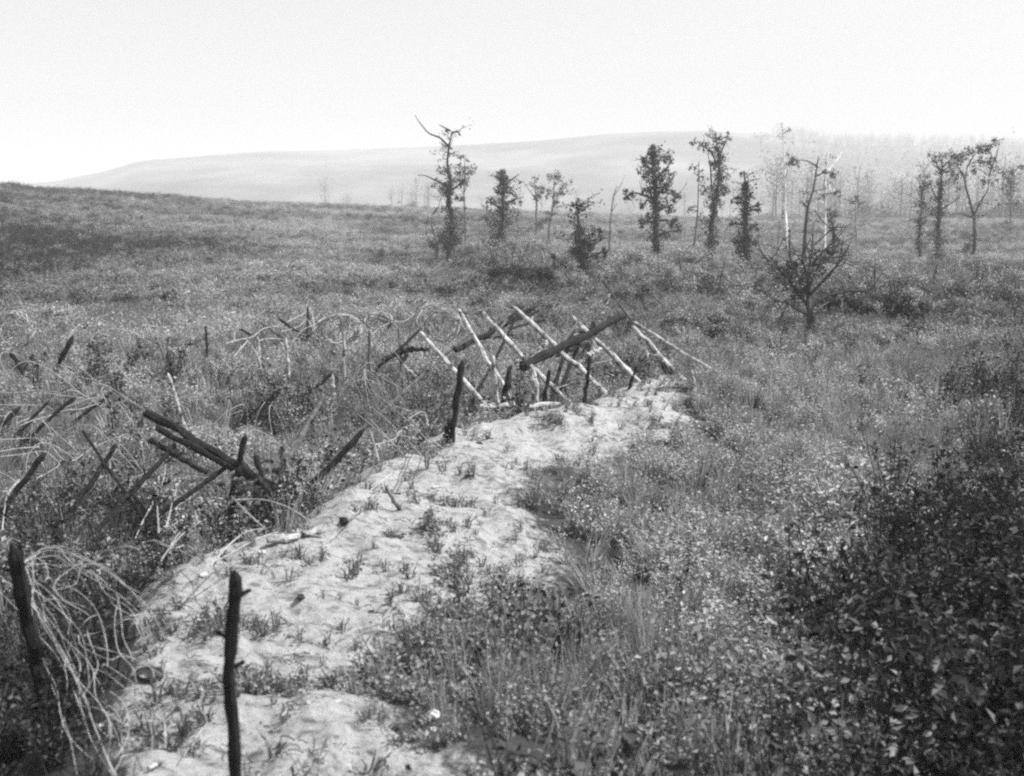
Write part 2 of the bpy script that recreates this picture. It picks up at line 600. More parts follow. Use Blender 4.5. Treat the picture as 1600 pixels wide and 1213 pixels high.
weeds = []
for i in range(4):
    weeds.append(weed_proto("weed_%02d" % i, 'leaf_pale', 0.26, 0.22, 8, 14, 0.040, 100 + i, 2.2))
for i in range(4):
    weeds.append(weed_proto("weed_%02d" % (4 + i), 'leaf_mid', 0.36, 0.20, 7, 13, 0.042, 200 + i, 1.4))
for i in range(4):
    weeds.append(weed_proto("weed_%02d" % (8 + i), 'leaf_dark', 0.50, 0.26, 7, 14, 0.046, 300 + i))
WEEDS = proto_collection("weed_kinds", weeds)
tufts = [tuft_proto("tuft_%02d" % i, 'grass', 0.34, 0.16, 34, 0.004, 400 + i) for i in range(4)]
tufts += [tuft_proto("tuft_%02d" % (4 + i), 'dry_grass', 0.38, 0.14, 26, 0.004, 500 + i) for i in range(2)]
TUFTS = proto_collection("tuft_kinds", tufts)
scrub = []
for i in range(4):
    scrub.append(weed_proto("scrub_%02d" % i, 'leaf_mid', 0.30, 0.45, 9, 24, 0.075, 600 + i))
for i in range(3):
    scrub.append(weed_proto("scrub_%02d" % (4 + i), 'leaf_pale', 0.26, 0.45, 9, 24, 0.075, 700 + i))
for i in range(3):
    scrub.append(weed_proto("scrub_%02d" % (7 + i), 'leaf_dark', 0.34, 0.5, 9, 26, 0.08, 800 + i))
SCRUB = proto_collection("scrub_kinds", scrub)

def sample(n, r0, r1, power, half=34):
    """points by polar density ~ r^-power per area"""
    u = RNG.uniform(0, 1, n)
    e = 2 - power
    r = (r0 ** e + u * (r1 ** e - r0 ** e)) ** (1 / e) if abs(e) > 1e-3 else r0 * (r1 / r0) ** u
    a = RNG.uniform(-half, half, n) * math.pi / 180
    return r * np.sin(a), r * np.cos(a), r

def rots(n, tilt=0.2):
    return np.stack([RNG.normal(0, tilt, n), RNG.normal(0, tilt, n), RNG.uniform(0, 2 * math.pi, n)], 1)

def bare(x, y):
    """how bare of plants a spot is (sand bank)"""
    return sand_value(x, y)

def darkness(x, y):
    """where dark weeds stand, their leaf colour also painting the deep shade: right foreground, and left of the bank close by"""
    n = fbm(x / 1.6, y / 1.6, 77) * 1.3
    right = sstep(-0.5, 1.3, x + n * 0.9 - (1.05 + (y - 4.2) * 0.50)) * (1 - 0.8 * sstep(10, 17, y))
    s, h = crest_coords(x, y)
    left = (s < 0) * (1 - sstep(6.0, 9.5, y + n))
    hollow = sstep(0.12, 0.42, fbm(x / 1.1, y / 1.6, 78)) * 0.35 * (s < 0) * (1 - sstep(16, 24, y))  # noise patches of near-black leaves, painted in as shaded hollows
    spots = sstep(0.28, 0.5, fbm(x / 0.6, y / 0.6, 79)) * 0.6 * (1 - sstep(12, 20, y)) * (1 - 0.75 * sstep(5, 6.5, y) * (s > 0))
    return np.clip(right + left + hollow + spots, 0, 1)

def paleness(x, y):
    belt = sstep(0.2, 1.2, x) * (1 - sstep(3.0, 5.0, x)) * sstep(5.0, 7.0, y) * (1 - sstep(13, 18, y))
    return np.clip(0.45 + 0.6 * belt + fbm(x / 2.2, y / 2.2, 55) * 1.8, 0, 1)

def near_weeds():
    x, y, r = sample(15000, 2.6, 30, 0.9, 32)
    b = bare(x, y)
    keep = RNG.uniform(0, 1, len(x)) > np.clip(b * 2.0 - 0.03, 0, 0.993)
    clump = fbm(x / 0.5, y / 0.5, 91, 3)
    keep &= clump > -0.36
    x, y, r, b = x[keep], y[keep], r[keep], b[keep]
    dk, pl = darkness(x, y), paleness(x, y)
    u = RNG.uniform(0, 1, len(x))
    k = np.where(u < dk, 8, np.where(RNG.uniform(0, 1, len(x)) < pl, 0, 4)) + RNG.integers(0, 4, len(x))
    cl = np.clip(0.5 + fbm(x / 0.75, y / 0.75, 92, 2) * 1.4, 0, 1)
    sc = RNG.uniform(0.65, 1.2, len(x)) * (1 - 0.45 * b) * np.where(k >= 8, 1.1, 0.95) * (0.62 + 0.75 * cl)
    sl, _ = crest_coords(x, y)
    sc = np.minimum(sc * np.where((sl < 0) & (y < 8.0), 0.52, 1.0), np.where((sl > 0) & (sl < 3.0) & (y > 5.2), 0.85, 1.35))
    z = H(x, y)
    scatter("weeds", "dense leafy weeds covering the ground around the trench", np.stack([x, y, z], 1), rots(len(x)), sc, k.astype(np.int32), WEEDS)

def near_grass():
    x, y, r = sample(9000, 2.6, 60, 1.2, 32)
    b = bare(x, y)
    keep = RNG.uniform(0, 1, len(x)) > np.clip(b * 2.4, 0, 0.992)
    dk = darkness(x, y)
    keep &= RNG.uniform(0, 1, len(x)) > dk * 0.9
    x, y, b = x[keep], y[keep], b[keep]
    k = np.where(RNG.uniform(0, 1, len(x)) < 0.22, 4 + RNG.integers(0, 2, len(x)), RNG.integers(0, 4, len(x)))
    sc = RNG.uniform(0.5, 1.3, len(x)) * (1 - 0.5 * b)
    scatter("grass", "long rough grass growing among the weeds", np.stack([x, y, H(x, y)], 1), rots(len(x)), sc, k.astype(np.int32), TUFTS)

def far_scrub():
    x, y, r = sample(52000, 24, 330, 1.55, 33)
    keep = (fbm(x / 4, y / 4, 33) > -0.55) & ((x < -4) | (y > 60) | (RNG.uniform(0, 1, len(x)) < 0.6))
    x, y, r = x[keep], y[keep], r[keep]
    D = np.interp(800 + F * x / y, RIDGE_PX, RIDGE_D)
    ok = r < D * 1.12
    x, y, r = x[ok], y[ok], r[ok]
    f = 0.8 * fbm(x / 11, y / 10, 63) + 0.5 * fbm(x / 3, y / 3, 64)
    pxx = 800 + F * x / y
    f = f + 0.30 * sstep(750, 950, pxx) * sstep(48, 62, r) - 0.25 * sstep(640, 760, pxx) * (1 - sstep(44, 56, r))  # paler scrub kinds beyond the trees stand in for haze
    f = f - 0.30 * (1 - sstep(0, 420, pxx)) + 0.12 * sstep(300, 500, pxx) * (1 - sstep(650, 800, pxx))
    u = RNG.normal(0, 0.28, len(x)) + f * 1.15
    k = np.where(u > 0.28, 4 + RNG.integers(0, 3, len(x)), np.where(u < -0.38, 7 + RNG.integers(0, 3, len(x)), RNG.integers(0, 4, len(x))))
    sc = RNG.uniform(0.6, 1.3, len(x)) * np.interp(r, [24, 60, 300], [0.75, 1.0, 2.0])
    scatter("undergrowth", "low scrub and rank grass covering the far field", np.stack([x, y, H(x, y) - 0.03], 1), rots(len(x), 0.12), sc, k.astype(np.int32), SCRUB)
near_weeds()
near_grass()
far_scrub()

# ------------------------------------------------------------------ wooden stakes, poles and frames
def jitter_line(a, b, n, amp):
    a, b = Vector(a), Vector(b)
    out = []
    for i in range(n + 1):
        t = i / n
        k = math.sin(t * math.pi)
        out.append(a.lerp(b, t) + Vector((random.uniform(-amp, amp), random.uniform(-amp, amp), random.uniform(-amp, amp))) * (0.3 + 0.7 * k))
    return out

def pole_mesh(a, b, r, knots=2, point=2.5, n=12, crook=0.55):
    """a rough hewn pole from a to b, slightly crooked, tapered, with stubs of cut twigs"""
    mb = MB()
    pts = jitter_line(a, b, n, r * crook)
    rad = [r * (1.08 - 0.22 * i / n) * random.uniform(0.82, 1.18) for i in range(n + 1)]
    mb.tube(pts, rad, 8, 0.16, point)
    d = (Vector(b) - Vector(a)).normalized()
    for k in range(knots):
        i = random.randrange(1, n)
        s = d.cross(Vector((random.uniform(-1, 1), random.uniform(-1, 1), random.uniform(-1, 1)))).normalized()
        mb.tube([pts[i], pts[i] + (s + d * 0.5) * r * random.uniform(1.6, 3.2)], [r * 0.35, r * 0.22], 5, 0.15)
    return mb

def stake(label, bot, top, width_px, mat='black_wood', Y=None, lean=0.0, group=None, name="stake", cat="stake", sink=0.25, knots=2, off=0.15, point=2.5):
    """a stake standing in the ground: foot pixel, tip pixel, how far its tip leans away"""
    if Y is None:
        B = G(bot[0], bot[1], 0.02)
        if bot[0] < 600 and sand_value(np.array([B.x]), np.array([B.y]))[0] < 0.3:
            B = G(bot[0], bot[1], 0.34)
    else:
        B = W(bot[0], bot[1], Y)
    T = W(top[0], top[1], B.y + lean)
    r = max(width_px / F * B.y * 0.42, 0.012)
    d = (T - B).normalized()
    foot = B.copy()
    for _ in range(40):
        if foot.z < h1(foot.x, foot.y) - 0.08:
            break
        foot = foot - d * 0.05 if d.z > 0.15 else foot - Vector((0, 0, 0.05))
    base = Vector((foot.x, foot.y, max(foot.z, h1(foot.x, foot.y))))
    mb = pole_mesh(foot, T, r, knots, point)
    o = mb.build(name, mat, origin=base)
    return tag(o, label, cat, group)

def frame(name, label, cat, poles, group=None):
    """poles: (part name, (px,py,Y) one end, (px,py,Y) other end, width px, material)"""
    ends = [(pn, W(*a), W(*b), w, m) for pn, a, b, w, m in poles]
    low = min((p for e in ends for p in (e[1], e[2])), key=lambda p: p.z - h1(p.x, p.y))
    base = Vector((low.x, low.y, h1(low.x, low.y)))
    root = empty(name, base)
    for pn, a, b, w, m in ends:
        r = max(w / F * (a.y + b.y) * 0.23, 0.012)
        # legs run on down until they stand on the ground
        if pn in ('leg', 'post'):
            lo, hi = (a, b) if a.z < b.z else (b, a)
            d = (hi - lo).normalized()
            for _ in range(60):
                if lo.z < h1(lo.x, lo.y) - 0.05 or d.z < 0.15:
                    break
                lo = lo - d * 0.04
            a, b = lo, hi
        o = pole_mesh(a, b, r, 3, 1.5).build(pn, m, origin=base)
        o.location = (0, 0, 0)
        o.parent = root
    return tag(root, label, cat, group)

# foreground and left-hand stakes
B, Gy, Pl = 'black_wood', 'grey_wood', 'pale_wood'
# the big stake by the camera, kinked half way up
def near_stake():
    Y = 3.35
    pts = [W(369, 1330, Y), W(368, 1213, Y), W(364, 1130, Y), W(357, 1062, Y), W(360, 1020, Y), W(364, 960, Y), W(368, 925, Y), W(367, 903, Y)]
    mb = MB()
    line = smooth_line(pts, 3)
    z0 = h1(line[0].x, line[0].y)
    while line[0].z > z0 - 0.15:
        line.insert(0, line[0] + Vector((0, 0, -0.1)))
    mb.tube(line, [0.0215 * random.uniform(0.88, 1.1) for _ in line], 8, 0.10, 1.6)
    for i, s in ((len(line) - 5, 1), (len(line) - 9, -1), (len(line) - 12, 1)):
        mb.tube([line[i], line[i] + Vector((0.05 * s, 0.01, 0.025))], [0.011, 0.006], 5, 0.2)
    base = (line[0].x, line[0].y, z0)
    tag(mb.build("stake", 'black_wood', origin=base), "dark kinked wooden stake standing alone in the near sandy bank", "stake")
near_stake()
stake("thick charred stake with the big wire tangle hanging from it", (54, 1015), (25, 868), 30, B, Y=4.35, lean=-0.1, knots=1)
STK = [
 # label, foot, tip, width, material, lean
 ("black stake leaning right by the left edge, wires looped round its foot", (18, 778), (66, 714), 13, B, .2),
 ("short black stake at the left edge, first of the leaning row", (2, 664), (26, 642), 11, B, .15),
 ("thin black stake, second of the leaning row from the left edge", (50, 655), (74, 630), 7, B, .15),
 ("long black stake lying low, third of the leaning row", (72, 662), (113, 624), 8, B, .2),
 ("grey stake, fourth of the leaning row from the left edge", (124, 638), (148, 617), 9, Gy, .15),
 ("slim dark stake, fifth of the leaning row", (155, 630), (180, 610), 7, B, .15),
 ("faint dark stake, sixth and last of the leaning row", (192, 628), (212, 608), 8, Gy, .15),
 ("black stake in the weeds below the curved wire coil, leaning right", (95, 566), (111, 530), 11, B, .1),
 ("short black stub leaning left in the weeds near the left edge", (34, 578), (19, 555), 10, B, .1),
 ("pale peeled stake leaning left above the black beams", (283, 650), (264, 588), 7, Pl, .1),
 ("short black stub left of the pale peeled stub in the trench", (495, 606), (516, 586), 8, B, .1),
 ("small black stub in the weeds between the trench poles", (420, 626), (435, 612), 12, B, .1),
 ("pale stub standing in the weeds behind the long dark pole", (521, 613), (519, 590), 10, Pl, .0),
 ("slim dark upright stake right of the round wire coil", (577, 603), (577, 520), 6, Gy, .1),
 ("white stake under the round wire coil", (537, 583), (537, 522), 6, Pl, .0),
 ("slim white stake, left of the pair under the broken far frame", (406, 562), (403, 530), 6, Pl, .0),
 ("taller white stake, right of the pair under the broken far frame", (450, 572), (447, 532), 7, Pl, .0),
 ("thin dark stake with a crossbar of wire in the far weeds", (323, 541), (321, 512), 5, B, .0),
 ("thin pale forked stick in the far weeds on the left", (149, 527), (154, 508), 6, Pl, .0),
 ("slanting pale stick above the far weeds, left of the forked one", (104, 494), (107, 478), 5, Pl, .0),
 ("short pale diagonal stake low in the weeds left of the slanting poles", (664, 602), (631, 572), 7, Pl, -.1),
 ("thick black post rising from behind the bank, left of the rail", (705, 692), (720, 574), 13, B, .1),
 ("squat black stub beside the thick black post on the bank", (696, 690), (701, 662), 13, B, .0),
 ("dark upright stake under the slanting beam, right of the rail", (914, 628), (921, 562), 8, B, .1),
 ("slim white stake below the slanting beam", (960, 600), (952, 562), 7, Pl, .0),
 ("thick white stub standing in the pale brush at the bank's end", (1018, 586), (1010, 551), 9, Pl, .0),
 ("slim black stake at the foot of the fifth slanting pole", (982, 610), (993, 578), 6, B, .0),
 ("ragged pale stub at the far right end of the bank", (1087, 610), (1081, 583), 6, Pl, .0),
 ("pale forked stick before the dead bush, right of two white splinters", (1147, 502), (1158, 468), 6, Pl, .0),
 ("white splinter, left of the pair in the brush", (1130, 508), (1126, 492), 5, Pl, .0),
 ("white splinter, right of the pair in the brush", (1136, 507), (1132, 491), 5, Pl, .0),
 ("bare dark stick leaning right between splinters and dead bush", (1212, 512), (1224, 488), 4, B, .0),
 ("tall pale pole leaning right behind the slanting beam", (929, 520), (950, 464), 8, Pl, .1),
 ("crooked dark stake leaning right in the sand of the bank", (622, 797), (604, 764), 8, Gy, .0),
]
for lab, bot, top, w, m, lean in STK:
    stake(lab, bot, top, w, m, lean=lean, group=None)
stake("thin dead branch leaning left, highest above the slanting beam", (985, 500), (942, 440), 4, Gy, Y=17.5, knots=3)

stake("long blurred dark pole leaning right towards the sandy bank", (468, 778), (565, 676), 15, B, Y=8.7, lean=0.3)
# collapsed black frame in the left trench
frame("collapsed_frame", "collapsed frame of black poles lying across the trench on the left", "barrier", [
    ('beam', (230, 645, 10.6), (462, 781, 9.5), 15, B),
    ('beam', (246, 670, 10.4), (418, 760, 9.6), 12, B),
    ('beam', (236, 689, 10.3), (322, 738, 9.8), 10, B),
    ('leg', (364, 778, 9.75), (383, 684, 9.85), 13, B),
    ('leg', (413, 760, 9.55), (399, 715, 9.75), 11, B),
    ('leg', (203, 773, 9.6), (272, 697, 10.2), 11, B),
    ('leg', (290, 775, 9.6), (351, 732, 9.9), 10, B),
    ('brace', (206, 771, 9.6), (230, 798, 9.4), 5, B),
])
frame("crossed_poles", "two crossed black stakes left of the collapsed frame", "barrier", [
    ('leg', (140, 758, 9.9), (180, 698, 10.2), 10, B),
    ('leg', (176, 742, 10.0), (130, 675, 10.2), 6, B)])
frame("forked_pole", "blurred forked dark pole standing in the trench behind the collapsed frame", "barrier", [
    ('leg', (436, 738, 10.2), (506, 622, 11.2), 11, Gy),
    ('leg', (428, 716, 10.3), (478, 664, 10.9), 8, Gy)])
# knife rest with the slanting dark beam
frame("knife_rest", "knife rest of white slanting poles on one dark beam above the bank", "barrier", [
    ('beam', (818, 572, 13.0), (976, 493, 15.6), 13, B),
    ('leg', (752, 489, 13.3), (826, 566, 13.1), 9, Pl),
    ('leg', (805, 482, 14.2), (936, 606, 13.6), 9, Pl),
    ('leg', (893, 495, 15.0), (983, 582, 14.5), 9, Pl),
    ('leg', (905, 560, 14.6), (945, 500, 15.2), 7, Gy),
    ('leg', (852, 575, 13.4), (905, 500, 14.6), 6, Gy),
    ('leg', (880, 566, 14.0), (899, 504, 14.8), 7, B),
    ('leg', (893, 566, 14.3), (913, 512, 15.0), 7, B),
    ('leg', (920, 562, 14.6), (926, 504, 15.2), 6, B),
    ('brace', (841, 556, 13.5), (854, 534, 13.7), 8, Pl),
    ('brace', (918, 556, 14.3), (938, 545, 14.5), 8, Pl),
    ('brace', (868, 556, 13.8), (915, 538, 14.4), 6, B),
])
frame("knife_rest", "knife rest further back with dark brushwood beam and two slanting pale poles", "barrier", [
    ('beam', (712, 548, 16.0), (836, 480, 18.2), 9, B),
    ('beam', (735, 536, 16.5), (828, 488, 18.0), 5, B),
    ('leg', (658, 521, 15.9), (714, 583, 15.3), 8, Pl),
    ('leg', (717, 485, 16.6), (770, 577, 15.6), 8, Pl),
    ('leg', (780, 548, 16.6), (812, 486, 17.5), 5, B),
    ('branch', (790, 507, 17.2), (842, 486, 18.0), 5, B),
    ('branch', (772, 517, 17.0), (819, 478, 17.8), 5, B),
    ('branch', (796, 514, 17.2), (850, 500, 18.0), 4, B),
    ('branch', (742, 530, 16.6), (802, 524, 17.2), 5, B),
    ('leg', (750, 552, 16.3), (792, 500, 17.2), 5, Gy),
    ('leg', (690, 560, 16.0), (735, 520, 16.8), 5, Gy),
])
frame("broken_frame", "broken frame of one pale pole and dark stubs at the bank's end", "barrier", [
    ('leg', (990, 512, 16.0), (1050, 575, 15.3), 8, Pl),
    ('leg', (992, 504, 16.3), (1024, 524, 16.0), 6, Pl),
    ('leg', (1053, 600, 15.1), (1036, 570, 15.4), 9, B),
    ('leg', (1042, 614, 15.0), (1052, 574, 15.3), 9, B)])
# the railed frame behind the bank
frame("railed_frame", "low rail nailed to four stakes behind the bank crest", "fence", [
    ('rail', (750, 636, 12.3), (908, 634, 12.5), 11, Pl),
    ('post', (778, 668, 12.52), (771, 560, 12.55), 10, Pl),
    ('post', (841, 640, 12.62), (831, 578, 12.68), 15, Pl),
    ('post', (781, 660, 12.35), (796, 577, 12.5), 11, B),
    ('post', (848, 642, 12.45), (858, 580, 12.6), 8, B),
    ('brace', (888, 633, 12.5), (857, 602, 12.65), 4, B)])
# far broken frame left of the round coil
frame("broken_frame", "far broken frame of dark slanting poles left of the round wire coil", "barrier", [
    ('beam', (452, 533, 20.6), (490, 521, 21.0), 9, B),
    ('beam', (400, 543, 20.2), (452, 533, 20.6), 7, B),
    ('leg', (408, 504, 21.0), (438, 525, 20.7), 5, Gy),
    ('leg', (437, 499, 21.2), (470, 524, 20.8), 6, B),
    ('leg', (377, 515, 20.6), (397, 528, 20.4), 5, B),
    ('leg', (480, 526, 20.9), (481, 482, 21.2), 5, B),
    ('leg', (505, 538, 20.6), (480, 521, 21.0), 5, Gy)])
frame("brushwood_frame", "tangle of thin dark poles between round coil and slanting poles", "barrier", [
    ('beam', (598, 563, 17.2), (645, 543, 17.6), 7, B),
    ('beam', (628, 548, 17.4), (668, 546, 17.8), 7, B),
    ('leg', (594, 528, 18.2), (615, 500, 18.6), 5, Gy),
    ('leg', (643, 520, 18.0), (653, 482, 18.4), 6, Gy),
    ('leg', (627, 560, 17.6), (623, 515, 17.9), 5, Gy),
    ('leg', (636, 534, 17.8), (658, 514, 18.1), 5, B)])

# poles lying on the bank
def lying(label, a, b, w, m, off=0.03, name="pole", cat="pole"):
    A, Bp = G(*a, off), G(*b, off)
    r = w / F * A.y * 0.5
    mb = pole_mesh(A, Bp, r, 1, 1.2)
    return tag(mb.build(name, m, origin=(A + Bp) * 0.5), label, cat)
lying("pale peeled pole lying along the crest of the near bank", (418, 846), (506, 829), 11, Pl, .05)
lying("dark branch lying on the trench edge beside the pale pole", (470, 796), (538, 822), 10, B, .03, "branch", "branch")
lying("short white stick lying on the sand left of the near stake", (232, 1204), (256, 1190), 7, Pl, .02, "stick", "stick")
lying("thin pale stick half hidden in the weeds right of the bank", (835, 1010), (842, 975), 6, Gy, .10, "stick", "stick")

# ------------------------------------------------------------------ barbed wire
def wire_mesh(pts, r, barbs=0.0):
    mb = MB()
    line = smooth_line(pts, 6)
    r = r * 0.7
    mb.tube(line, r, 5)
    if barbs:
        acc = 0
        for i in range(1, len(line)):
            acc += (line[i] - line[i - 1]).length
            if acc > barbs:
                acc = 0
                d = Vector((random.uniform(-1, 1), random.uniform(-1, 1), random.uniform(-1, 1))).normalized() * r * 3.5
                mb.tube([line[i] - d, line[i] + d], r * 0.6, 4)
    return mb

def px_line(pts, off, ymin=None, ymax=None, wob=0.06):
    ds = []
    for a, b in pts:
        y = G(a, b, off).y
        if ymin: y = max(y, ymin)
        if ymax: y = min(y, ymax)
        ds.append(y)
    ds = np.array(ds)
    k = np.linspace(0, 1, len(ds))
    fit = np.polyval(np.polyfit(k, ds, min(2, len(ds) - 1)), k)
    return [W(a, b, float(y) + random.uniform(-wob, wob)) for (a, b), y in zip(pts, fit)]

def crop(pts, ox, oy, s):
    return [(ox + a / s, oy + b / s) for a, b in pts]

def wire_thing(name, label, lines, r, cat="wire", barbs=0.0, part="strand", mat='wire'):
    p0 = min((p for L in lines for p in L), key=lambda p: p.z - h1(p.x, p.y))
    base = Vector((p0.x, p0.y, h1(p0.x, p0.y)))
    if len(lines) == 1:
        return tag(wire_mesh(lines[0], r, barbs).build(name, mat, origin=base), label, cat)
    root = empty(name, base)
    for L in lines:
        o = wire_mesh(L, r, barbs).build(part, mat, origin=base)
        o.location = (0, 0, 0); o.parent = root
    return tag(root, label, cat)

T7 = [
 [(95,235),(160,195),(200,158),(290,158),(370,200),(440,235),(500,265),(560,330),(630,390),(690,470),(730,560)],
 [(95,235),(200,175),(300,185),(380,215),(470,255),(540,315),(620,360)],
 [(100,230),(190,165),(280,168),(360,205),(450,250),(530,300),(600,370),(640,420)],
 [(240,360),(250,310),(310,260),(400,200),(470,175),(560,155),(610,165),(625,190)],
 [(110,240),(140,320),(150,400),(200,520),(270,620),(330,730),(380,830),(420,950),(460,1060),(510,1180)],
 [(0,285),(60,340),(130,400),(200,500),(290,640),(350,780),(400,900),(440,1000),(480,1100),(520,1175)],
 [(20,310),(90,375),(160,440),(240,560),(320,690),(365,800),(410,930),(470,1080)],
 [(140,430),(160,540),(200,680),(250,780),(270,900),(300,990),(360,1060),(420,1110)],
 [(150,350),(230,410),(320,490),(370,570),(390,680),(400,790)],
 [(145,340),(220,400),(310,480),(360,545),(385,640),(398,740)],
 [(250,320),(330,345),(400,400),(440,460),(465,540),(480,620),(480,690)],
 [(165,205),(200,230),(215,270),(205,305),(185,310)],
 [(155,215),(150,280),(170,340),(200,400)],
 [(120,230),(130,290),(165,360),(195,440),(195,480)],
 [(370,550),(450,535),(510,495),(580,465),(660,455)],
 [(520,360),(540,460),(550,560),(590,650),(605,740),(620,800)],
 [(410,700),(470,720),(560,790),(620,850),(660,930),(680,1000),(675,1090)],
 [(380,590),(450,610),(560,640),(660,690),(740,740),(785,795)],
 [(320,580),(290,680),(300,760),(290,880),(270,1020)],
 [(415,720),(460,800),(480,900),(490,1000)],
 [(490,800),(550,850),(575,930),(570,1000),(545,1060),(510,1100)],
 [(180,560),(250,640),(310,750),(350,870),(380,950)],
 [(200,390),(280,395),(380,425)],
 [(430,950),(480,1000),(540,1005),(600,1005)],
 [(355,520),(390,480),(430,460)],
 [(600,490),(640,570),(680,640)],
 [(650,480),(680,570),(700,640)],
 [(500,520),(560,480),(620,485)],
 [(330,800),(370,900),(400,1000),(440,1080),(500,1170)],
]
lines = []
for L in T7:
    pts = crop(L, 0, 800, 2.857)
    out = []
    ph = random.uniform(-0.12, 0.12)
    for k, (a, b) in enumerate(pts):
        g = G(a, b, 0.10).y
        y = min(4.72 + ph + 0.10 * math.sin(k * 1.3 + ph * 40) - (b - 870) / 330 * 0.75, g)
        out.append(W(a, b, y))
    lines.append(out)
    if len(L) > 5:
        for q in range(1):
            o1 = Vector((random.uniform(-.14, .14), random.uniform(-.15, .05), random.uniform(-.10, .10)))
            lines.append([p + o1 * (0.3 + k / len(out)) + Vector((random.uniform(-.035, .035), 0, random.uniform(-.035, .035))) for k, p in enumerate(out)])
wire_thing("wire_tangle", "big drooping tangle of pale barbed wire hanging from the charred stake", lines, 0.0024, "wire", 0.11)

def wires(label, Ls, ox, oy, s, off, r, name="barbed_wire", barbs=0.14, ymin=None, ymax=None):
    wire_thing(name, label, [px_line(crop(L, ox, oy, s), off, ymin, ymax) for L in Ls], r, "wire", barbs)

wires("bent wire arching over the trench edge to the near bank", [[(1180,75),(1100,90),(1020,150),(940,240)], [(1240,90),(1150,120),(1040,180),(960,225)]], 0, 800, 2.857, .25, .006)
wires("thin wire drooping over the sand above the near stake", [[(800,170),(860,200),(920,245),(960,360)]], 0, 800, 2.857, .1, .004)
wires("loop of wire standing in the weeds between tangle and bank", [[(705,285),(715,230),(760,160),(840,80),(940,20)], [(690,130),(760,160),(820,150)]], 0, 800, 2.857, .2, .005)
wires("pale wires hanging in the trench under the collapsed black frame", [
    [(260,550),(250,700),(260,880)], [(300,480),(290,560),(250,650),(180,790),(120,920)], [(340,700),(310,830),(280,870)],
    [(340,690),(360,640),(370,600),(430,550),(540,560)], [(470,600),(470,720),(490,820)], [(280,600),(240,690),(160,820)]], 180, 600, 3.81, .3, .007, "wire_tangle")
wires("long wire curving from the collapsed frame to the bank crest", [[(720,690),(880,690),(1030,735),(1180,830)], [(680,655),(780,760),(900,870)]], 180, 600, 3.81, .3, .006)
wires("wire arching low across the dark trench weeds", [[(330,960),(420,850),(560,775),(720,750)]], 180, 600, 3.81, .2, .006)
wires("wire slung between the crossed stakes and the collapsed frame", [[(0,510),(60,555),(160,540),(250,480)]], 180, 600, 3.81, .4, .006)
wires("parallel wires strung from the left edge to the black stake", [
    [(0,550),(130,545),(240,540),(300,580)], [(0,630),(120,610),(260,600)], [(0,665),(150,650),(290,630),(360,670),(400,720),(330,770),(250,810)],
    [(290,630),(350,600),(420,680),(500,690),(640,590)], [(0,770),(80,810),(140,870)]], 0, 560, 4.33, .35, .007, "wire_strands")
wires("thick wire hanging from the black stake at the left edge", [[(130,820),(60,900),(35,990),(15,1160)], [(200,780),(110,850),(55,920)]], 0, 560, 4.33, .3, .009)
wires("wires trailing through the weeds below the black stake", [[(240,850),(320,870),(500,855)], [(280,880),(340,960),(390,1050)], [(160,1035),(235,1035),(260,990)]], 0, 560, 4.33, .25, .006)
wires("wires strung along the leaning row of stakes", [[(0,315),(280,320),(360,350)], [(130,460),(220,420),(300,400),(450,350),(540,345),(680,300)], [(250,210),(350,240),(570,270)], [(0,390),(150,395)], [(0,230),(100,235),(250,215)], [(100,440),(190,410),(300,360)]], 0, 560, 4.33, .35, .007, "wire_strands")
wires("fan of pale wires sagging across the weeds onto the bank", [
    [(270,165),(400,270),(520,380),(620,480)], [(250,240),(380,350),(480,450),(560,540)], [(330,200),(470,310),(580,420),(670,490)],
    [(300,470),(400,440),(430,400)], [(270,380),(300,480),(320,560)], [(480,330),(560,290),(590,370)], [(220,770),(330,670),(400,620)],
    [(200,300),(350,420),(450,520)], [(150,200),(270,330),(360,420)]], 500, 560, 3.478, .3, .006, "wire_strands")
# far coils
def coil(label, cx, cy, rx, ry, Y, turns, r, loops, spread=0.25, name="wire_coil"):
    L = []
    c = W(cx, cy, Y)
    kx, ky = rx / F * Y, ry / F * Y
    for t in range(turns):
        pts = []
        a0 = random.uniform(0, 6.28)
        sx, sy = random.uniform(0.82, 1.08), random.uniform(0.8, 1.08)
        dx = random.uniform(-.06, .06)
        for k in range(15):
            th = a0 + k / 14 * 2 * math.pi * loops
            pts.append(c + Vector((math.cos(th) * kx * sx + dx, random.uniform(-.5, .5) * spread, math.sin(th) * ky * sy)))
        L.append(pts)
    for k in range(3):
        th = random.uniform(0, 6.28)
        L.append([c + Vector((math.cos(th) * kx, 0, math.sin(th) * ky)), c + Vector((0, .1, .05)), c - Vector((math.cos(th + .5) * kx, 0, math.sin(th + .5) * ky))])
    wire_thing(name, label, L, r, "wire", 0.0, "loop", 'bright_wire')
coil("round coil of pale wire perched on a white stake in mid field", 532, 514, 33, 25, 18.0, 7, .017, 1.0)
coil("half sunk coil of pale wire in the weeds at the far left edge", 22, 515, 28, 27, 18.5, 5, .015, 1.0)
coil("loose loops of wire above the tangle of thin dark poles", 590, 502, 22, 16, 18.5, 3, .014, 1.0)
coil("pale loose wire coil left of the slanting white poles", 692, 508, 28, 24, 17.6, 6, .013, 1.0)
coil("thin wire coil caught on the slanting beam", 905, 545, 26, 22, 14.6, 5, .009, 1.0)
wires("heavy wires draped over the far broken frame", [[(-30,370),(60,345),(130,330),(200,280),(300,262),(360,230),(430,195),(480,150)], [(20,450),(60,400),(100,350),(30,355),(25,300)], [(170,470),(160,400),(180,350),(260,340),(330,350)], [(300,300),(420,260),(480,180),(500,290)], [(100,350),(150,420),(180,460)], [(240,260),(310,270),(370,300),(450,320)]], 360, 440, 3.81, .45, .013, "wire_strands", .3)
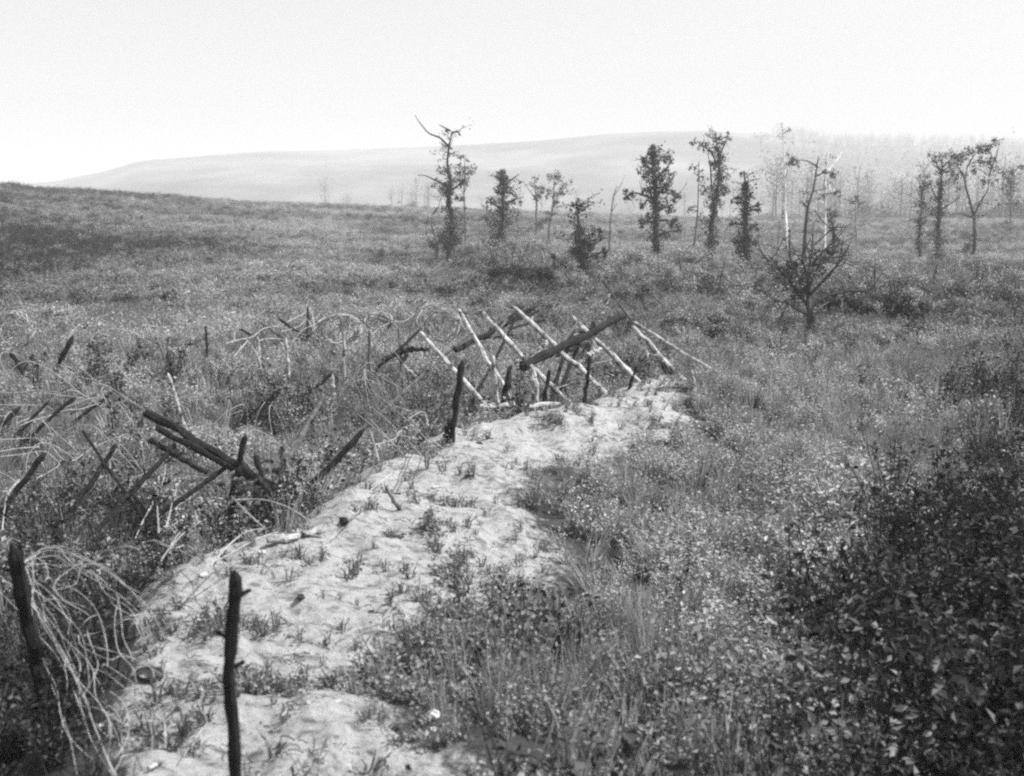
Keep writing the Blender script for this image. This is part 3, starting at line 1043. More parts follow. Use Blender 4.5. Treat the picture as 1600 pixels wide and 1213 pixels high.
wires("pale wires looped over the thin dark poles", [[(850,310),(900,270),(970,240),(1050,230),(1130,160),(1220,130),(1280,180)], [(1140,170),(1110,240),(1170,290),(1190,340)], [(1010,390),(1070,370),(1170,365)], [(880,150),(920,190),(940,220)], [(1300,160),(1360,230),(1400,290)]], 360, 440, 3.81, .45, .010, "wire_strands", .3)
wires("wire loops sagging under the slanting beam", [[(440,330),(520,380),(600,330),(640,270)], [(620,440),(560,500),(620,580),(720,560)], [(640,250),(700,300),(690,350)], [(790,470),(850,450),(960,425)], [(600,200),(660,260),(760,240)]], 680, 440, 3.478, .5, .006, "wire_strands", .2, 13.0, 15.0)
def tangle(label, n, x0, x1, y0, y1, off, r, span):
    """sagging and looping strands of cut wire over a patch of ground (patch given in photograph pixels)"""
    L = []
    for k in range(n):
        a = G(random.uniform(x0, x1), random.uniform(y0, y1), 0.0)
        th = random.uniform(0, 6.28)
        ll = random.uniform(0.5, 1.0) * span
        hgt = off * random.uniform(0.7, 1.35)
        d = Vector((math.cos(th), math.sin(th) * 0.5, 0)) * ll
        pts = []
        kink = random.uniform(-.25, .25)
        for q in range(6):
            t = q / 5
            p = a + d * t + Vector((kink * math.sin(t * 5), kink * math.cos(t * 4), 0))
            pts.append(Vector((p.x, p.y, h1(p.x, p.y) + 0.05 + hgt * math.sin(math.pi * min(1, 0.12 + t)) + random.uniform(-.05, .05))))
        L.append(pts)
    wire_thing("wire_tangle", label, L, r, "wire", 0.16, "strand", 'bright_wire')
tangle("sprawl of thin pale wires around the leaning row of stakes", 16, 0, 260, 620, 700, .45, .0055, 1.3)
tangle("mesh of thin wires in the weeds below the crossed stakes", 12, 20, 230, 730, 810, .55, .005, 1.2)
tangle("thin cut wires curling around the collapsed black frame", 12, 220, 440, 690, 790, .6, .005, 1.1)
tangle("web of pale wires between the long dark pole and thick black post", 16, 560, 700, 600, 690, .6, .006, 1.3)
tangle("curling wires in the weeds around the round coil's stake", 16, 440, 690, 520, 570, .55, .009, 1.6)
tangle("wires snarled among the slanting white poles", 16, 700, 1000, 550, 620, .9, .006, 1.2)
tangle("pale wires strewn left of the far broken frame", 12, 60, 400, 520, 560, .42, .009, 1.6)
wires("faint wire crossing the far weeds beside the crossbar stake", [[(880,185),(940,182),(1000,178)], [(850,280),(880,240),(940,232),(990,250)]], 0, 440, 2.857, .3, .007)
wires("rusty hooked wire sticking out of the sand by the near stake", [[(850,915),(870,890),(905,895),(925,935),(900,975),(850,1040),(820,1090)]], 0, 800, 2.857, .03, .003)
wires("lone wire springing from the weeds at lower centre", [[(440,680),(520,720),(600,790),(640,840)]], 560, 800, 2.937, .15, .004)
wires("lone thin wire standing in the dark weeds at lower right", [[(970,330),(1000,390),(1035,450),(1060,490),(1075,540),(1068,580)]], 1050, 800, 2.909, .4, .003)

# ------------------------------------------------------------------ trees
def px_radius(w, Y):
    return w / F * Y * 0.5

def tree(label, Y, spine, width, limbs=(), clumps=(), ivy=None, bark='bark', leaf='leaf_tree', leaf_size=0.105, name="tree", seed=0, cat="tree", dens=1.0, twigs=0):
    """spine: pixels from foot to tip. limbs: pixel lines. clumps: (px, py, radius px, leaves). ivy: [(fraction, radius px), ...] sleeve of leaves"""
    rng = np.random.default_rng(seed)
    random.seed(seed)
    dep = px_radius(2, Y)
    sp = [W(a, b, Y + rng.normal() * 0.12) for a, b in spine]
    gz = h1(sp[0].x, sp[0].y)
    if sp[0].z > gz - 0.1:
        sp.insert(0, Vector((sp[0].x, sp[0].y, gz - 0.15)))
    base = Vector((sp[0].x, sp[0].y, gz))
    root = empty(name, base)
    line = smooth_line(sp, 5)
    n = len(line)
    mb = MB()
    r0 = px_radius(width, Y)
    mb.tube(line, [r0 * (1.15 - 0.95 * (i / (n - 1)) ** 0.8) for i in range(n)], 8, 0.12)
    nodes = list(line)
    for L in limbs:
        dy = rng.uniform(-1, 1) * 0.7
        pts = [W(a, b, Y + dy * (k / max(len(L) - 1, 1))) for k, (a, b) in enumerate(L)]
        ln = smooth_line(pts, 4)
        nodes += ln[1:]
        m = len(ln)
        mb.tube(ln, [max(r0 * 0.42 * (1 - 0.8 * i / (m - 1)), 0.012) for i in range(m)], 5, 0.15)
        for t in range(twigs):
            i = rng.integers(m // 3, m)
            v = Vector(rng.normal(size=3)) * 0.28 + Vector((0, 0, .12))
            mb.tube([ln[i], ln[i] + v * 0.6, ln[i] + v + Vector((0, 0, .08))], [0.016, 0.012, 0.008], 4)
    o = mb.build("trunk", bark, origin=base); o.location = (0, 0, 0); o.parent = root
    P, N, tw = [], [], []
    if ivy:
        fr = np.array([f for f, _ in ivy]); ra = np.array([q for _, q in ivy])
        L = np.array([tuple(p) for p in line])
        k = int(1900 * dens)
        t = rng.uniform(fr[0], fr[-1], k)
        pos = t * (n - 1)
        i = np.clip(pos.astype(int), 0, n - 2)
        c = L[i] + (L[i + 1] - L[i]) * (pos - i)[:, None]
        rr = np.interp(t, fr, ra) / F * Y
        th = rng.uniform(0, 2 * math.pi, k)
        lump = 0.35 + 1.15 * np.abs(np.sin(t * 23 + th * 1.0 + seed) * np.cos(t * 11 - 2 * th))
        q = np.sqrt(rng.uniform(0.1, 1, k)) * rr * lump
        out = np.stack([np.cos(th), np.sin(th), np.zeros(k)], 1)
        P.append(c + out * q[:, None] + rng.normal(size=(k, 3)) * 0.05)
        N.append(out * 0.9)
    spray = []
    if clumps:
        for q in range(26 if ivy else 10):
            i = int(rng.uniform(0.25, 0.97) * (n - 1))
            th = rng.uniform(0, 2 * math.pi)
            ll = rng.uniform(0.35, 1.0) * (1.0 if ivy else 0.8) * (0.5 if Y < 30 else 1.0)
            a = line[i]
            e = a + Vector((math.cos(th) * ll, math.sin(th) * ll, ll * rng.uniform(-0.1, 0.7)))
            spray.append((a, a.lerp(e, 0.5) + Vector((0, 0, 0.08)), e))
            k = int(rng.integers(6, 22))
            t = rng.uniform(0.35, 1.1, k)[:, None]
            p = np.array(a) + (np.array(e) - np.array(a)) * t + rng.normal(size=(k, 3)) * 0.09
            P.append(p); N.append(np.zeros((k, 3)))
    for (cx, cy, rad, cnt) in clumps:
        c = np.array(W(cx, cy, Y + rng.normal() * 0.35))
        R = rad / F * Y * 1.3
        cnt = int(cnt * 1.5)
        sub = max(4, int(cnt / 22))
        near = min(nodes, key=lambda q: (q - Vector(c)).length)
        tw.append((near, Vector(c), R))
        sc = rng.normal(size=(sub, 3)); sc /= np.linalg.norm(sc, axis=1)[:, None]
        sc = c + sc * (R * rng.uniform(0.2, 1.0, sub) ** 0.6)[:, None] * np.array([1, 1, 0.8])
        w = rng.integers(0, sub, cnt)
        p = sc[w] + rng.normal(size=(cnt, 3)) * R * 0.17
        P.append(p); N.append((p - c) / R * 0.5)
    if tw:
        kb = MB()
        for q in spray:
            kb.tube(q, [0.018, 0.012, 0.006], 4)
        for a, c, R in tw:
            if (c - a).length > 0.5:
                a = a - Vector((0, 0, min(0.25, (c - a).length * 0.3)))
            mid = a.lerp(c, 0.5) + Vector(rng.normal(size=3)) * 0.06
            kb.tube([a, mid, c, c + Vector((rng.normal() * .3, rng.normal() * .3, .6)) * R], [0.03, 0.022, 0.015, 0.008], 4)
            for q in range(2):
                v = Vector(rng.normal(size=3)) * R * 0.6
                kb.tube([mid.lerp(c, rng.uniform(.2, 1)), c + v], [0.013, 0.007], 3)
        o = kb.build("limb", bark, origin=base); o.location = (0, 0, 0); o.parent = root
    if P:
        P, N = np.concatenate(P), np.concatenate(N)
        lb = MB()
        lb.quads(leaf_quads(P, leaf_size, N, rng=rng, aspect=0.7))
        o = lb.build("crown", leaf, origin=base); o.location = (0, 0, 0); o.parent = root
    tag(root, label, cat, "shell-torn trees across the middle distance")
    return root

def pts_on(L, t0=0.3):
    return L

tree("tall bent ivy-clad tree with bare branches at its top, leftmost of the grove", 52,
     [(700, 412), (703, 380), (706, 345), (701, 315), (704, 285), (699, 255), (702, 228), (706, 206)], 9,
     [[(702, 230), (688, 216), (670, 208), (656, 192), (648, 180)], [(700, 290), (685, 284), (665, 275), (652, 274)], [(706, 208), (714, 205)], [(704, 205), (695, 200), (686, 195)],
      [(701, 300), (716, 290), (730, 282)]],
     [(692, 262, 11, 90), (687, 287, 13, 150), (712, 282, 14, 200), (699, 300, 10, 140), (714, 312, 9, 80), (700, 229, 6, 30), (716, 207, 4, 14), (697, 205, 3, 10), (712, 345, 16, 240), (700, 365, 20, 300)],
     [(0.02, 12), (0.2, 14), (0.33, 9), (0.5, 6), (0.7, 4)], leaf='leaf_ivy', seed=1, dens=0.7, twigs=1)
tree("small bare forked tree at the left foot of the tall bent tree", 54,
     [(682, 410), (683, 385), (679, 370), (674, 350), (676, 335), (686, 322)], 4,
     [[(682, 384), (672, 378), (666, 362), (668, 345)], [(683, 384), (694, 368), (700, 360)], [(676, 335), (684, 326), (688, 312)]], seed=2, twigs=3)
tree("thin pale leafy sapling just right of the tall bent tree", 78,
     [(727, 400), (727, 345), (725, 300), (727, 265), (724, 240)], 4, [[(726, 300), (734, 275), (738, 262)], [(727, 310), (718, 290)]],
     [(724, 246, 7, 40), (735, 266, 8, 50), (727, 285, 10, 60), (722, 262, 6, 30)], bark='grey_bark', seed=3, leaf_size=0.17)
tree("broad ivy-clad trunk tapering to a point, second of the grove", 55,
     [(775, 412), (778, 380), (784, 345), (786, 310), (786, 285), (785, 266)], 9,
     [[(785, 320), (805, 312), (818, 308)], [(783, 325), (768, 318), (760, 316)], [(788, 290), (800, 280), (812, 272)]],
     [(786, 280, 9, 160), (787, 296, 10, 160), (802, 312, 11, 120), (772, 318, 11, 130), (785, 325, 14, 240), (768, 345, 14, 160), (776, 365, 18, 300), (774, 390, 15, 280), (800, 340, 14, 90), (812, 284, 4, 15)],
     [(0.02, 13), (0.4, 15), (0.75, 9), (0.98, 4)], leaf='leaf_ivy', seed=4, dens=0.8)
tree("thin pale bare tree, left of a sparse pair behind the grove", 80,
     [(839, 395), (838, 350), (838, 310), (835, 290), (836, 274)], 4, [[(838, 312), (826, 296), (818, 286)], [(838, 308), (850, 296)], [(838, 350), (850, 345)]],
     [(842, 305, 8, 40), (830, 292, 8, 25), (850, 298, 7, 25), (848, 350, 8, 30)], bark='grey_bark', seed=5, leaf_size=0.17, twigs=2)
tree("pale sparse tree, right of the pair behind the grove", 78,
     [(862, 415), (858, 395), (858, 360), (864, 320), (866, 285), (868, 264)], 5, [[(864, 320), (876, 300), (886, 292)], [(864, 310), (854, 296)], [(866, 290), (880, 280)]],
     [(868, 275, 11, 90), (858, 300, 10, 70), (880, 288, 10, 70), (872, 310, 10, 70), (862, 330, 7, 30), (888, 298, 6, 20)], bark='grey_bark', seed=6, leaf_size=0.16, twigs=2)
tree("squat ivy-covered trunk with one bushy arm, low in the grove", 44,
     [(905, 455), (906, 425), (908, 395), (904, 360), (903, 335), (900, 314)], 10,
     [[(906, 405), (930, 398), (945, 393), (955, 388)], [(908, 385), (930, 374), (955, 372)], [(900, 435), (880, 415), (862, 400), (856, 388)], [(904, 355), (894, 346)]],
     [(901, 325, 9, 120), (904, 316, 6, 60), (912, 370, 16, 300), (908, 395, 16, 340), (940, 366, 9, 90), (945, 394, 8, 90), (930, 399, 7, 60), (876, 415, 11, 90), (864, 400, 6, 40), (906, 420, 12, 240), (918, 382, 12, 160)],
     [(0.02, 8), (0.3, 11), (0.5, 9), (0.62, 2)], leaf='leaf_ivy', seed=7, dens=0.6)
tree("thin dead leaning trunk right of the squat ivy trunk", 60, [(951, 410), (953, 370), (955, 335), (959, 305), (965, 290)], 4, [[(958, 308), (966, 296), (972, 286)], [(956, 330), (964, 318)]], bark='grey_bark', seed=8, twigs=1)
tree("big dark ivy-clad tree with level bushy limbs, at the grove's centre", 46,
     [(1027, 440), (1026, 405), (1025, 365), (1024, 320), (1023, 285), (1021, 255), (1020, 226)], 12,
     [[(1025, 312), (1005, 305), (990, 302), (976, 312)], [(1025, 300), (1045, 302), (1058, 308)], [(1025, 325), (1042, 324), (1056, 318)], [(1025, 350), (1008, 346), (995, 352)], [(1030, 368), (1046, 362), (1064, 360)],
      [(1024, 280), (1040, 265), (1052, 248)], [(1022, 270), (1008, 256), (1000, 242)], [(1026, 345), (1045, 345), (1058, 352)]],
     [(1020, 236, 9, 90), (1010, 250, 11, 100), (1032, 252, 11, 110), (1048, 250, 9, 80), (1018, 268, 13, 160), (1040, 272, 11, 110), (1006, 272, 9, 70), (1025, 290, 14, 190), (1044, 290, 10, 90), (1006, 300, 9, 80),
      (985, 304, 10, 80), (976, 311, 6, 40), (1050, 306, 11, 110), (1058, 312, 8, 60), (1046, 324, 11, 110), (1030, 318, 12, 150), (1008, 322, 10, 70), (1000, 348, 10, 80), (1014, 340, 9, 70), (1050, 345, 10, 70), (1056, 356, 8, 40), (1040, 366, 7, 40), (1060, 361, 5, 30)],
     [(0.02, 11), (0.12, 13), (0.3, 10), (0.5, 9), (0.7, 6), (0.95, 3)], leaf='leaf_ivy', seed=9, dens=1.2, twigs=2)
tree("thin sparse leaning tree just right of the big ivy tree", 70, [(1082, 400), (1086, 370), (1090, 330), (1091, 300), (1092, 252)], 4, [[(1091, 300), (1102, 285)], [(1090, 330), (1078, 328)]],
     [(1090, 268, 7, 30), (1098, 282, 8, 35), (1084, 262, 7, 20), (1080, 328, 6, 20), (1096, 300, 6, 20)], seed=10, bark='bark', leaf_size=0.15, twigs=1)
tree("tall tree with ivy on its leaning trunk and thin open crown", 52,
     [(1107, 435), (1110, 400), (1111, 370), (1113, 340), (1119, 310), (1123, 280), (1124, 250), (1120, 225), (1118, 206)], 8,
     [[(1122, 260), (1112, 240), (1100, 228), (1090, 222)], [(1122, 250), (1130, 230), (1138, 214)], [(1112, 300), (1110, 265), (1106, 240)], [(1124, 275), (1136, 260)]],
     [(1084, 222, 7, 30), (1098, 225, 9, 45), (1112, 216, 10, 50), (1128, 220, 10, 50), (1138, 212, 6, 30), (1120, 232, 9, 40), (1122, 258, 10, 140), (1124, 280, 12, 150), (1128, 300, 14, 190), (1116, 318, 13, 180), (1104, 300, 9, 50), (1112, 340, 10, 130), (1110, 380, 10, 140)],
     [(0.02, 7), (0.25, 9), (0.4, 6), (0.55, 10), (0.75, 9), (0.85, 3)], leaf='leaf_ivy', seed=11, dens=0.8, twigs=3)
tree("short ivy-clad trunk with stubby leafy arms, right of the open-crowned tree", 48,
     [(1162, 430), (1163, 395), (1164, 360), (1165, 325), (1166, 300), (1162, 268)], 11,
     [[(1165, 325), (1180, 322), (1194, 318)], [(1164, 315), (1152, 308), (1145, 312)], [(1164, 352), (1148, 350), (1138, 354)], [(1165, 350), (1182, 352)]],
     [(1160, 272, 6, 25), (1168, 292, 9, 90), (1166, 308, 11, 150), (1150, 312, 6, 40), (1182, 322, 8, 60), (1144, 352, 6, 40), (1178, 352, 8, 60), (1166, 330, 11, 150), (1160, 375, 13, 240), (1172, 376, 10, 120), (1162, 400, 12, 220)],
     [(0.02, 11), (0.3, 11), (0.6, 8), (0.8, 6), (0.9, 3)], leaf='leaf_ivy', seed=12, dens=0.8, twigs=2)
tree("very thin tall white birch standing left of the leaning snag", 66, [(1228, 410), (1229, 370), (1227, 320), (1226, 270), (1224, 225), (1222, 192)], 5, [[(1227, 330), (1220, 300)], [(1226, 280), (1232, 262)]],
     [(1234, 358, 7, 70), (1232, 375, 6, 60), (1230, 390, 7, 60), (1238, 250, 7, 22), (1246, 255, 6, 18)], bark='birch_bark', seed=13)
tree("bare dark snag leaning right, broken off at its top", 50, [(1252, 440), (1256, 400), (1258, 365), (1262, 325), (1270, 300), (1275, 270), (1279, 244)], 7,
     [[(1278, 262), (1262, 252), (1240, 250)], [(1276, 275), (1290, 270), (1302, 272)], [(1262, 325), (1254, 318)], [(1270, 300), (1286, 295)]],
     [(1238, 246, 8, 40), (1246, 258, 6, 25), (1232, 256, 5, 18), (1300, 272, 7, 40), (1288, 268, 5, 20), (1308, 300, 5, 20)], seed=14, twigs=2)
tree("straight white birch trunk with sparse leaves, right of the snag", 62, [(1287, 410), (1288, 370), (1289, 330), (1289, 295), (1291, 262), (1292, 240)], 7,
     [[(1289, 300), (1303, 295)], [(1291, 270), (1308, 250), (1316, 236)], [(1289, 320), (1278, 312)]],
     [(1300, 268, 7, 35), (1286, 310, 6, 20), (1308, 304, 6, 30), (1296, 288, 6, 20), (1312, 302, 5, 20)], bark='birch_bark', seed=15)
tree("slender dark leafy sapling beside the white birch trunk", 50, [(1300, 430), (1302, 395), (1302, 365), (1299, 345), (1294, 326)], 4, [[(1302, 360), (1304, 340), (1306, 330)]],
     [(1304, 334, 5, 25), (1298, 348, 5, 25), (1306, 355, 7, 50), (1302, 375, 7, 60), (1300, 393, 9, 90)], seed=16, leaf='leaf_ivy')
tree("tiny leafy twig of a sapling right of the white birch", 56, [(1338, 420), (1338, 370), (1336, 340), (1337, 312)], 2.2, [[(1336, 320), (1328, 314)]], [(1336, 312, 7, 50), (1328, 316, 6, 25), (1344, 316, 5, 25)], bark='grey_bark', seed=17)
tree("many-stemmed dead bush, black limbs fanned out at the weed's edge", 24.3,
     [(1268, 515), (1266, 490), (1263, 465), (1262, 440), (1264, 415)], 15,
     [[(1264, 480), (1245, 455), (1225, 430), (1208, 412), (1192, 402)], [(1263, 465), (1250, 440), (1240, 415), (1232, 398)], [(1264, 450), (1275, 425), (1290, 405), (1308, 390)], [(1266, 460), (1290, 435), (1310, 412), (1318, 398)],
      [(1268, 480), (1295, 462), (1330, 455), (1366, 452)], [(1268, 490), (1285, 478), (1298, 470)], [(1264, 440), (1266, 415), (1264, 395)], [(1262, 440), (1256, 415), (1252, 400)], [(1330, 455), (1352, 456), (1372, 464)], [(1266, 495), (1240, 480), (1226, 470)], [(1264, 420), (1280, 400), (1290, 388)], [(1300, 400), (1304, 370), (1298, 345)]],
     [(1240, 440, 16, 130), (1232, 420, 15, 90), (1225, 432, 12, 70), (1250, 420, 12, 60), (1295, 405, 10, 60), (1305, 395, 10, 60), (1265, 430, 12, 80), (1245, 460, 12, 90), (1280, 420, 12, 50), (1204, 408, 7, 40), (1212, 416, 7, 50)],
     None, leaf='leaf_ivy', seed=18, leaf_size=0.075, twigs=7)
tree("slim ivy-wrapped trunk, left of the right-hand cluster", 62, [(1436, 420), (1437, 395), (1436, 370), (1439, 345), (1440, 310), (1444, 285)], 5, [[(1441, 300), (1436, 285), (1432, 276)]],
     [(1438, 320, 9, 90), (1438, 345, 8, 120), (1444, 295, 8, 60), (1437, 385, 8, 110), (1448, 280, 7, 40), (1436, 276, 5, 15)], [(0.02, 6), (0.4, 6), (0.9, 5)], leaf='leaf_ivy', seed=19, dens=0.4)
tree("tall ivy-clad tree with leafy head, middle of the right-hand cluster", 58, [(1464, 425), (1466, 390), (1466, 350), (1468, 310), (1471, 280), (1472, 250)], 8,
     [[(1467, 315), (1458, 300), (1452, 282)], [(1468, 330), (1485, 318), (1500, 308)], [(1472, 262), (1490, 245)], [(1471, 270), (1460, 250)]],
     [(1470, 250, 12, 150), (1460, 246, 8, 60), (1484, 252, 12, 130), (1478, 270, 12, 120), (1495, 245, 10, 80), (1464, 290, 9, 60), (1488, 285, 10, 60), (1466, 330, 9, 90), (1464, 375, 12, 190), (1466, 405, 11, 180), (1460, 310, 8, 40)],
     [(0.02, 8), (0.4, 8), (0.7, 4)], leaf='leaf_ivy', seed=20, dens=0.7, twigs=2)
tree("forked tree with a wide leafy crown, right of the cluster", 66, [(1520, 430), (1522, 390), (1523, 360), (1521, 338), (1514, 310), (1508, 285), (1512, 258)], 7,
     [[(1521, 338), (1532, 315), (1544, 295), (1545, 272)], [(1521, 340), (1500, 334), (1485, 336)], [(1512, 260), (1524, 240), (1540, 228)], [(1510, 285), (1498, 262), (1490, 250)], [(1545, 275), (1556, 245), (1562, 222)], [(1523, 372), (1546, 382)]],
     [(1514, 240, 13, 100), (1530, 236, 13, 110), (1548, 232, 11, 80), (1559, 222, 7, 40), (1502, 248, 11, 80), (1540, 258, 13, 90), (1555, 250, 10, 70), (1525, 262, 12, 70), (1560, 270, 12, 70), (1500, 270, 10, 50), (1545, 285, 10, 50), (1535, 318, 9, 30), (1550, 320, 9, 30), (1508, 378, 14, 110), (1518, 390, 10, 90)], seed=21, leaf_size=0.14, twigs=4)
tree("faint pale tree at the right edge behind the forked tree", 95, [(1580, 420), (1580, 370), (1579, 320), (1580, 262)], 5, [[(1580, 320), (1592, 300)], [(1580, 330), (1568, 310)]],
     [(1578, 275, 14, 110), (1590, 290, 14, 90), (1575, 300, 13, 90), (1585, 265, 9, 60), (1582, 320, 12, 80), (1596, 262, 9, 40)], bark='grey_bark', seed=22, leaf_size=0.2, twigs=2)

# ------------------------------------------------------------------ shrubs
def shrub(label, px, py, wpx, hpx, leaf, Y=None, count=5200, size=None, seed=0):
    rng = np.random.default_rng(1000 + seed)
    random.seed(1000 + seed)
    B = G(px, py) if Y is None else Vector((W(px, py, Y).x, Y, 0))
    B.z = h1(B.x, B.y)
    Y = B.y
    rx, hz = wpx / F * Y * 0.82, hpx / F * Y * 1.6
    root = empty("shrub", B)
    mb = MB()
    L = MB()
    sub = 17
    c = rng.normal(size=(sub, 3)); c /= np.linalg.norm(c, axis=1)[:, None]
    c *= rng.uniform(0.35, 1.0, sub)[:, None] ** 0.5
    c[:, 2] = np.abs(c[:, 2])
    C = c * np.array([rx, rx * 0.8, hz * 0.9])
    for k in range(9):
        e = C[k]
        mb.tube([(e[0] * .08, e[1] * .08, -0.05), (e[0] * .45, e[1] * .45, e[2] * .6), tuple(e)], [0.03, 0.02, 0.008], 5, 0.15)
    w = rng.integers(0, sub, count)
    P = C[w] + rng.normal(size=(count, 3)) * np.array([rx, rx, hz]) * 0.085
    P[:, 2] = np.maximum(P[:, 2], 0.02)
    sz = size or max(0.055, 2.7 / F * Y)
    cen = C[w]
    L.quads(leaf_quads(P, sz, (P - cen) / (np.array([rx, rx, hz]) * 0.1), rng=rng, aspect=0.65, up=1.3))
    o = mb.build("stem", 'bark'); o.parent = root
    o = L.build("foliage", leaf); o.parent = root
    tag(root, label, "shrub", "shrubs among the torn trees")
SH = [
 ("dark shrub at the foot of the tall bent tree", 705, 415, 60, 34, 'leaf_mid'),
 ("low dark shrub between tall bent tree and broad ivy trunk", 745, 430, 70, 30, 'leaf_mid'),
 ("leafy shrub under the broad ivy-clad trunk", 800, 420, 80, 46, 'leaf_shrub'),
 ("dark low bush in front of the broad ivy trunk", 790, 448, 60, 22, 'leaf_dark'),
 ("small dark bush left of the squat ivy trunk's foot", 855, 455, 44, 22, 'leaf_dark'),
 ("dark bush round the foot of the squat ivy trunk", 900, 462, 56, 34, 'leaf_mid'),
 ("pale bush behind the squat ivy trunk", 850, 415, 90, 34, 'leaf_shrub'),
 ("pale bush at the left foot of the big ivy tree", 985, 440, 80, 32, 'leaf_shrub'),
 ("pale bush between the big ivy tree and open-crowned tree", 1065, 440, 80, 38, 'leaf_shrub'),
 ("darker bush in front of the big ivy tree", 1050, 462, 70, 28, 'leaf_mid'),
 ("bright leafy bush in front of the open-crowned tree", 1120, 470, 90, 44, 'leaf_shrub'),
 ("bright spreading bush at the foot of the short ivy trunk", 1175, 455, 100, 42, 'leaf_shrub'),
 ("dark bush close behind the dead bush's left limbs", 1215, 470, 70, 44, 'leaf_mid'),
 ("pale bush left of the dead bush, nearer", 1195, 492, 80, 34, 'leaf_shrub'),
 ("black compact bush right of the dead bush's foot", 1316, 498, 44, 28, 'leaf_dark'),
 ("broad bright bush behind the compact black bush", 1335, 460, 100, 40, 'leaf_shrub'),
 ("pale bush under the slender sapling", 1320, 440, 80, 34, 'leaf_shrub'),
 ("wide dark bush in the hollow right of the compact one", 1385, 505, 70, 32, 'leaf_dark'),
 ("bright bush above the wide dark bush", 1400, 475, 100, 46, 'leaf_shrub'),
 ("leafy bush at the foot of the right-hand cluster", 1455, 460, 100, 48, 'leaf_mid'),
 ("bright bush in front of the right-hand cluster", 1465, 500, 100, 40, 'leaf_shrub'),
 ("dark bush between cluster and forked tree, in front", 1430, 505, 60, 28, 'leaf_mid'),
 ("pale bush under the forked tree", 1525, 470, 100, 56, 'leaf_shrub'),
 ("low bush at the right edge in front of the forked tree", 1530, 512, 90, 36, 'leaf_mid'),
 ("bright bush at the right edge under the faint tree", 1590, 480, 90, 46, 'leaf_shrub'),
 ("pale scrubby bush just left of the bank's end, among the wire", 1090, 520, 80, 26, 'leaf_shrub'),
 ("dark scrubby bush above the slanting beam", 990, 480, 80, 26, 'leaf_mid'),
]
for i, (lab, px, py, w, hh, lf) in enumerate(SH):
    shrub(lab, px, py, w, hh, lf, seed=i)

# ------------------------------------------------------------------ stones, clods and twigs on the sand
def stone(label, px, py, wpx, mat='stone', group=None, name="stone", cat="stone", flat=0.6, seed=0):
    rng = np.random.default_rng(3000 + seed)
    g = G(px, py)
    r = wpx / F * g.y * 0.5
    mb = MB()
    nu, nv = 8, 5
    V, Fc = [], []
    for i in range(nv + 1):
        ph = math.pi * i / nv
        for j in range(nu):
            th = 2 * math.pi * j / nu
            k = r * rng.uniform(0.75, 1.2)
            V.append((math.sin(ph) * math.cos(th) * k * 1.2, math.sin(ph) * math.sin(th) * k, math.cos(ph) * k * flat))
    for i in range(nv):
        for j in range(nu):
            j2 = (j + 1) % nu
            Fc.append((i * nu + j, (i + 1) * nu + j, (i + 1) * nu + j2, i * nu + j2))
    mb.add(V, Fc)
    o = mb.build(name, mat)
    o.location = (g.x, g.y, h1(g.x, g.y) + r * flat * 0.4)
    o.rotation_euler.z = rng.uniform(0, 6)
    return tag(o, label, cat, group)
ST = [
 ("bright round chalk stone on the sand right of the near stake", 528, 1098, 12), ("flat chalk stone on the sand above the bright round one", 488, 1078, 12),
 ("small chalk stone beside the dark sprig right of the near stake", 482, 1100, 9), ("chalk stone lying at the crest above the near stake", 318, 902, 12),
 ("tiny chalk stone below the crest, left of the near stake", 291, 950, 9), ("chalk stone at the foot of the wire tangle", 157, 1135, 10),
 ("pale stone in the dark weeds under the collapsed frame", 220, 846, 17), ("white stone on the stub of the collapsed frame's end", 276, 700, 13),
 ("pale rounded stone in the trench weeds, beside the short black stub", 503, 583, 12), ("large pale stone at the lower edge of the sand", 676, 1120, 22),
 ("round pale stone beside the large one at the sand's lower edge", 677, 1142, 12), ("small white stone near the tiny far stakes on the left", 158, 549, 11),
 ("pale chalk lump near the top of the bank", 638, 716, 9), ("small chalk lump in the sand of the middle bank", 680, 764, 10), ("chalk lump on the sand under the lying pole", 410, 870, 12),
]
for i, (lab, px, py, w) in enumerate(ST):
    if i == 7:
        continue
    stone(lab, px, py, w, seed=i)
CL = [("dark lump standing for the shaded hole under the wire tangle", 235, 1060, 44), ("dark clod at the lower edge of the sand, left of two", 620, 1145, 22), ("dark clod at the lower edge of the sand, right of two", 662, 1148, 16),  # first lump is dark to paint the shadow of a hole
      ("dark clod on the middle bank", 732, 748, 12), ("small dark clod on the near bank left of centre", 470, 940, 16), ("dark clod on the upper bank below the rail", 748, 694, 12), ("dark clod on the near bank by the weeds", 582, 958, 14)]
for i, (lab, px, py, w) in enumerate(CL):
    stone(lab, px, py, w, 'dark_clod', None, "clod", "clod", 0.45, 50 + i)

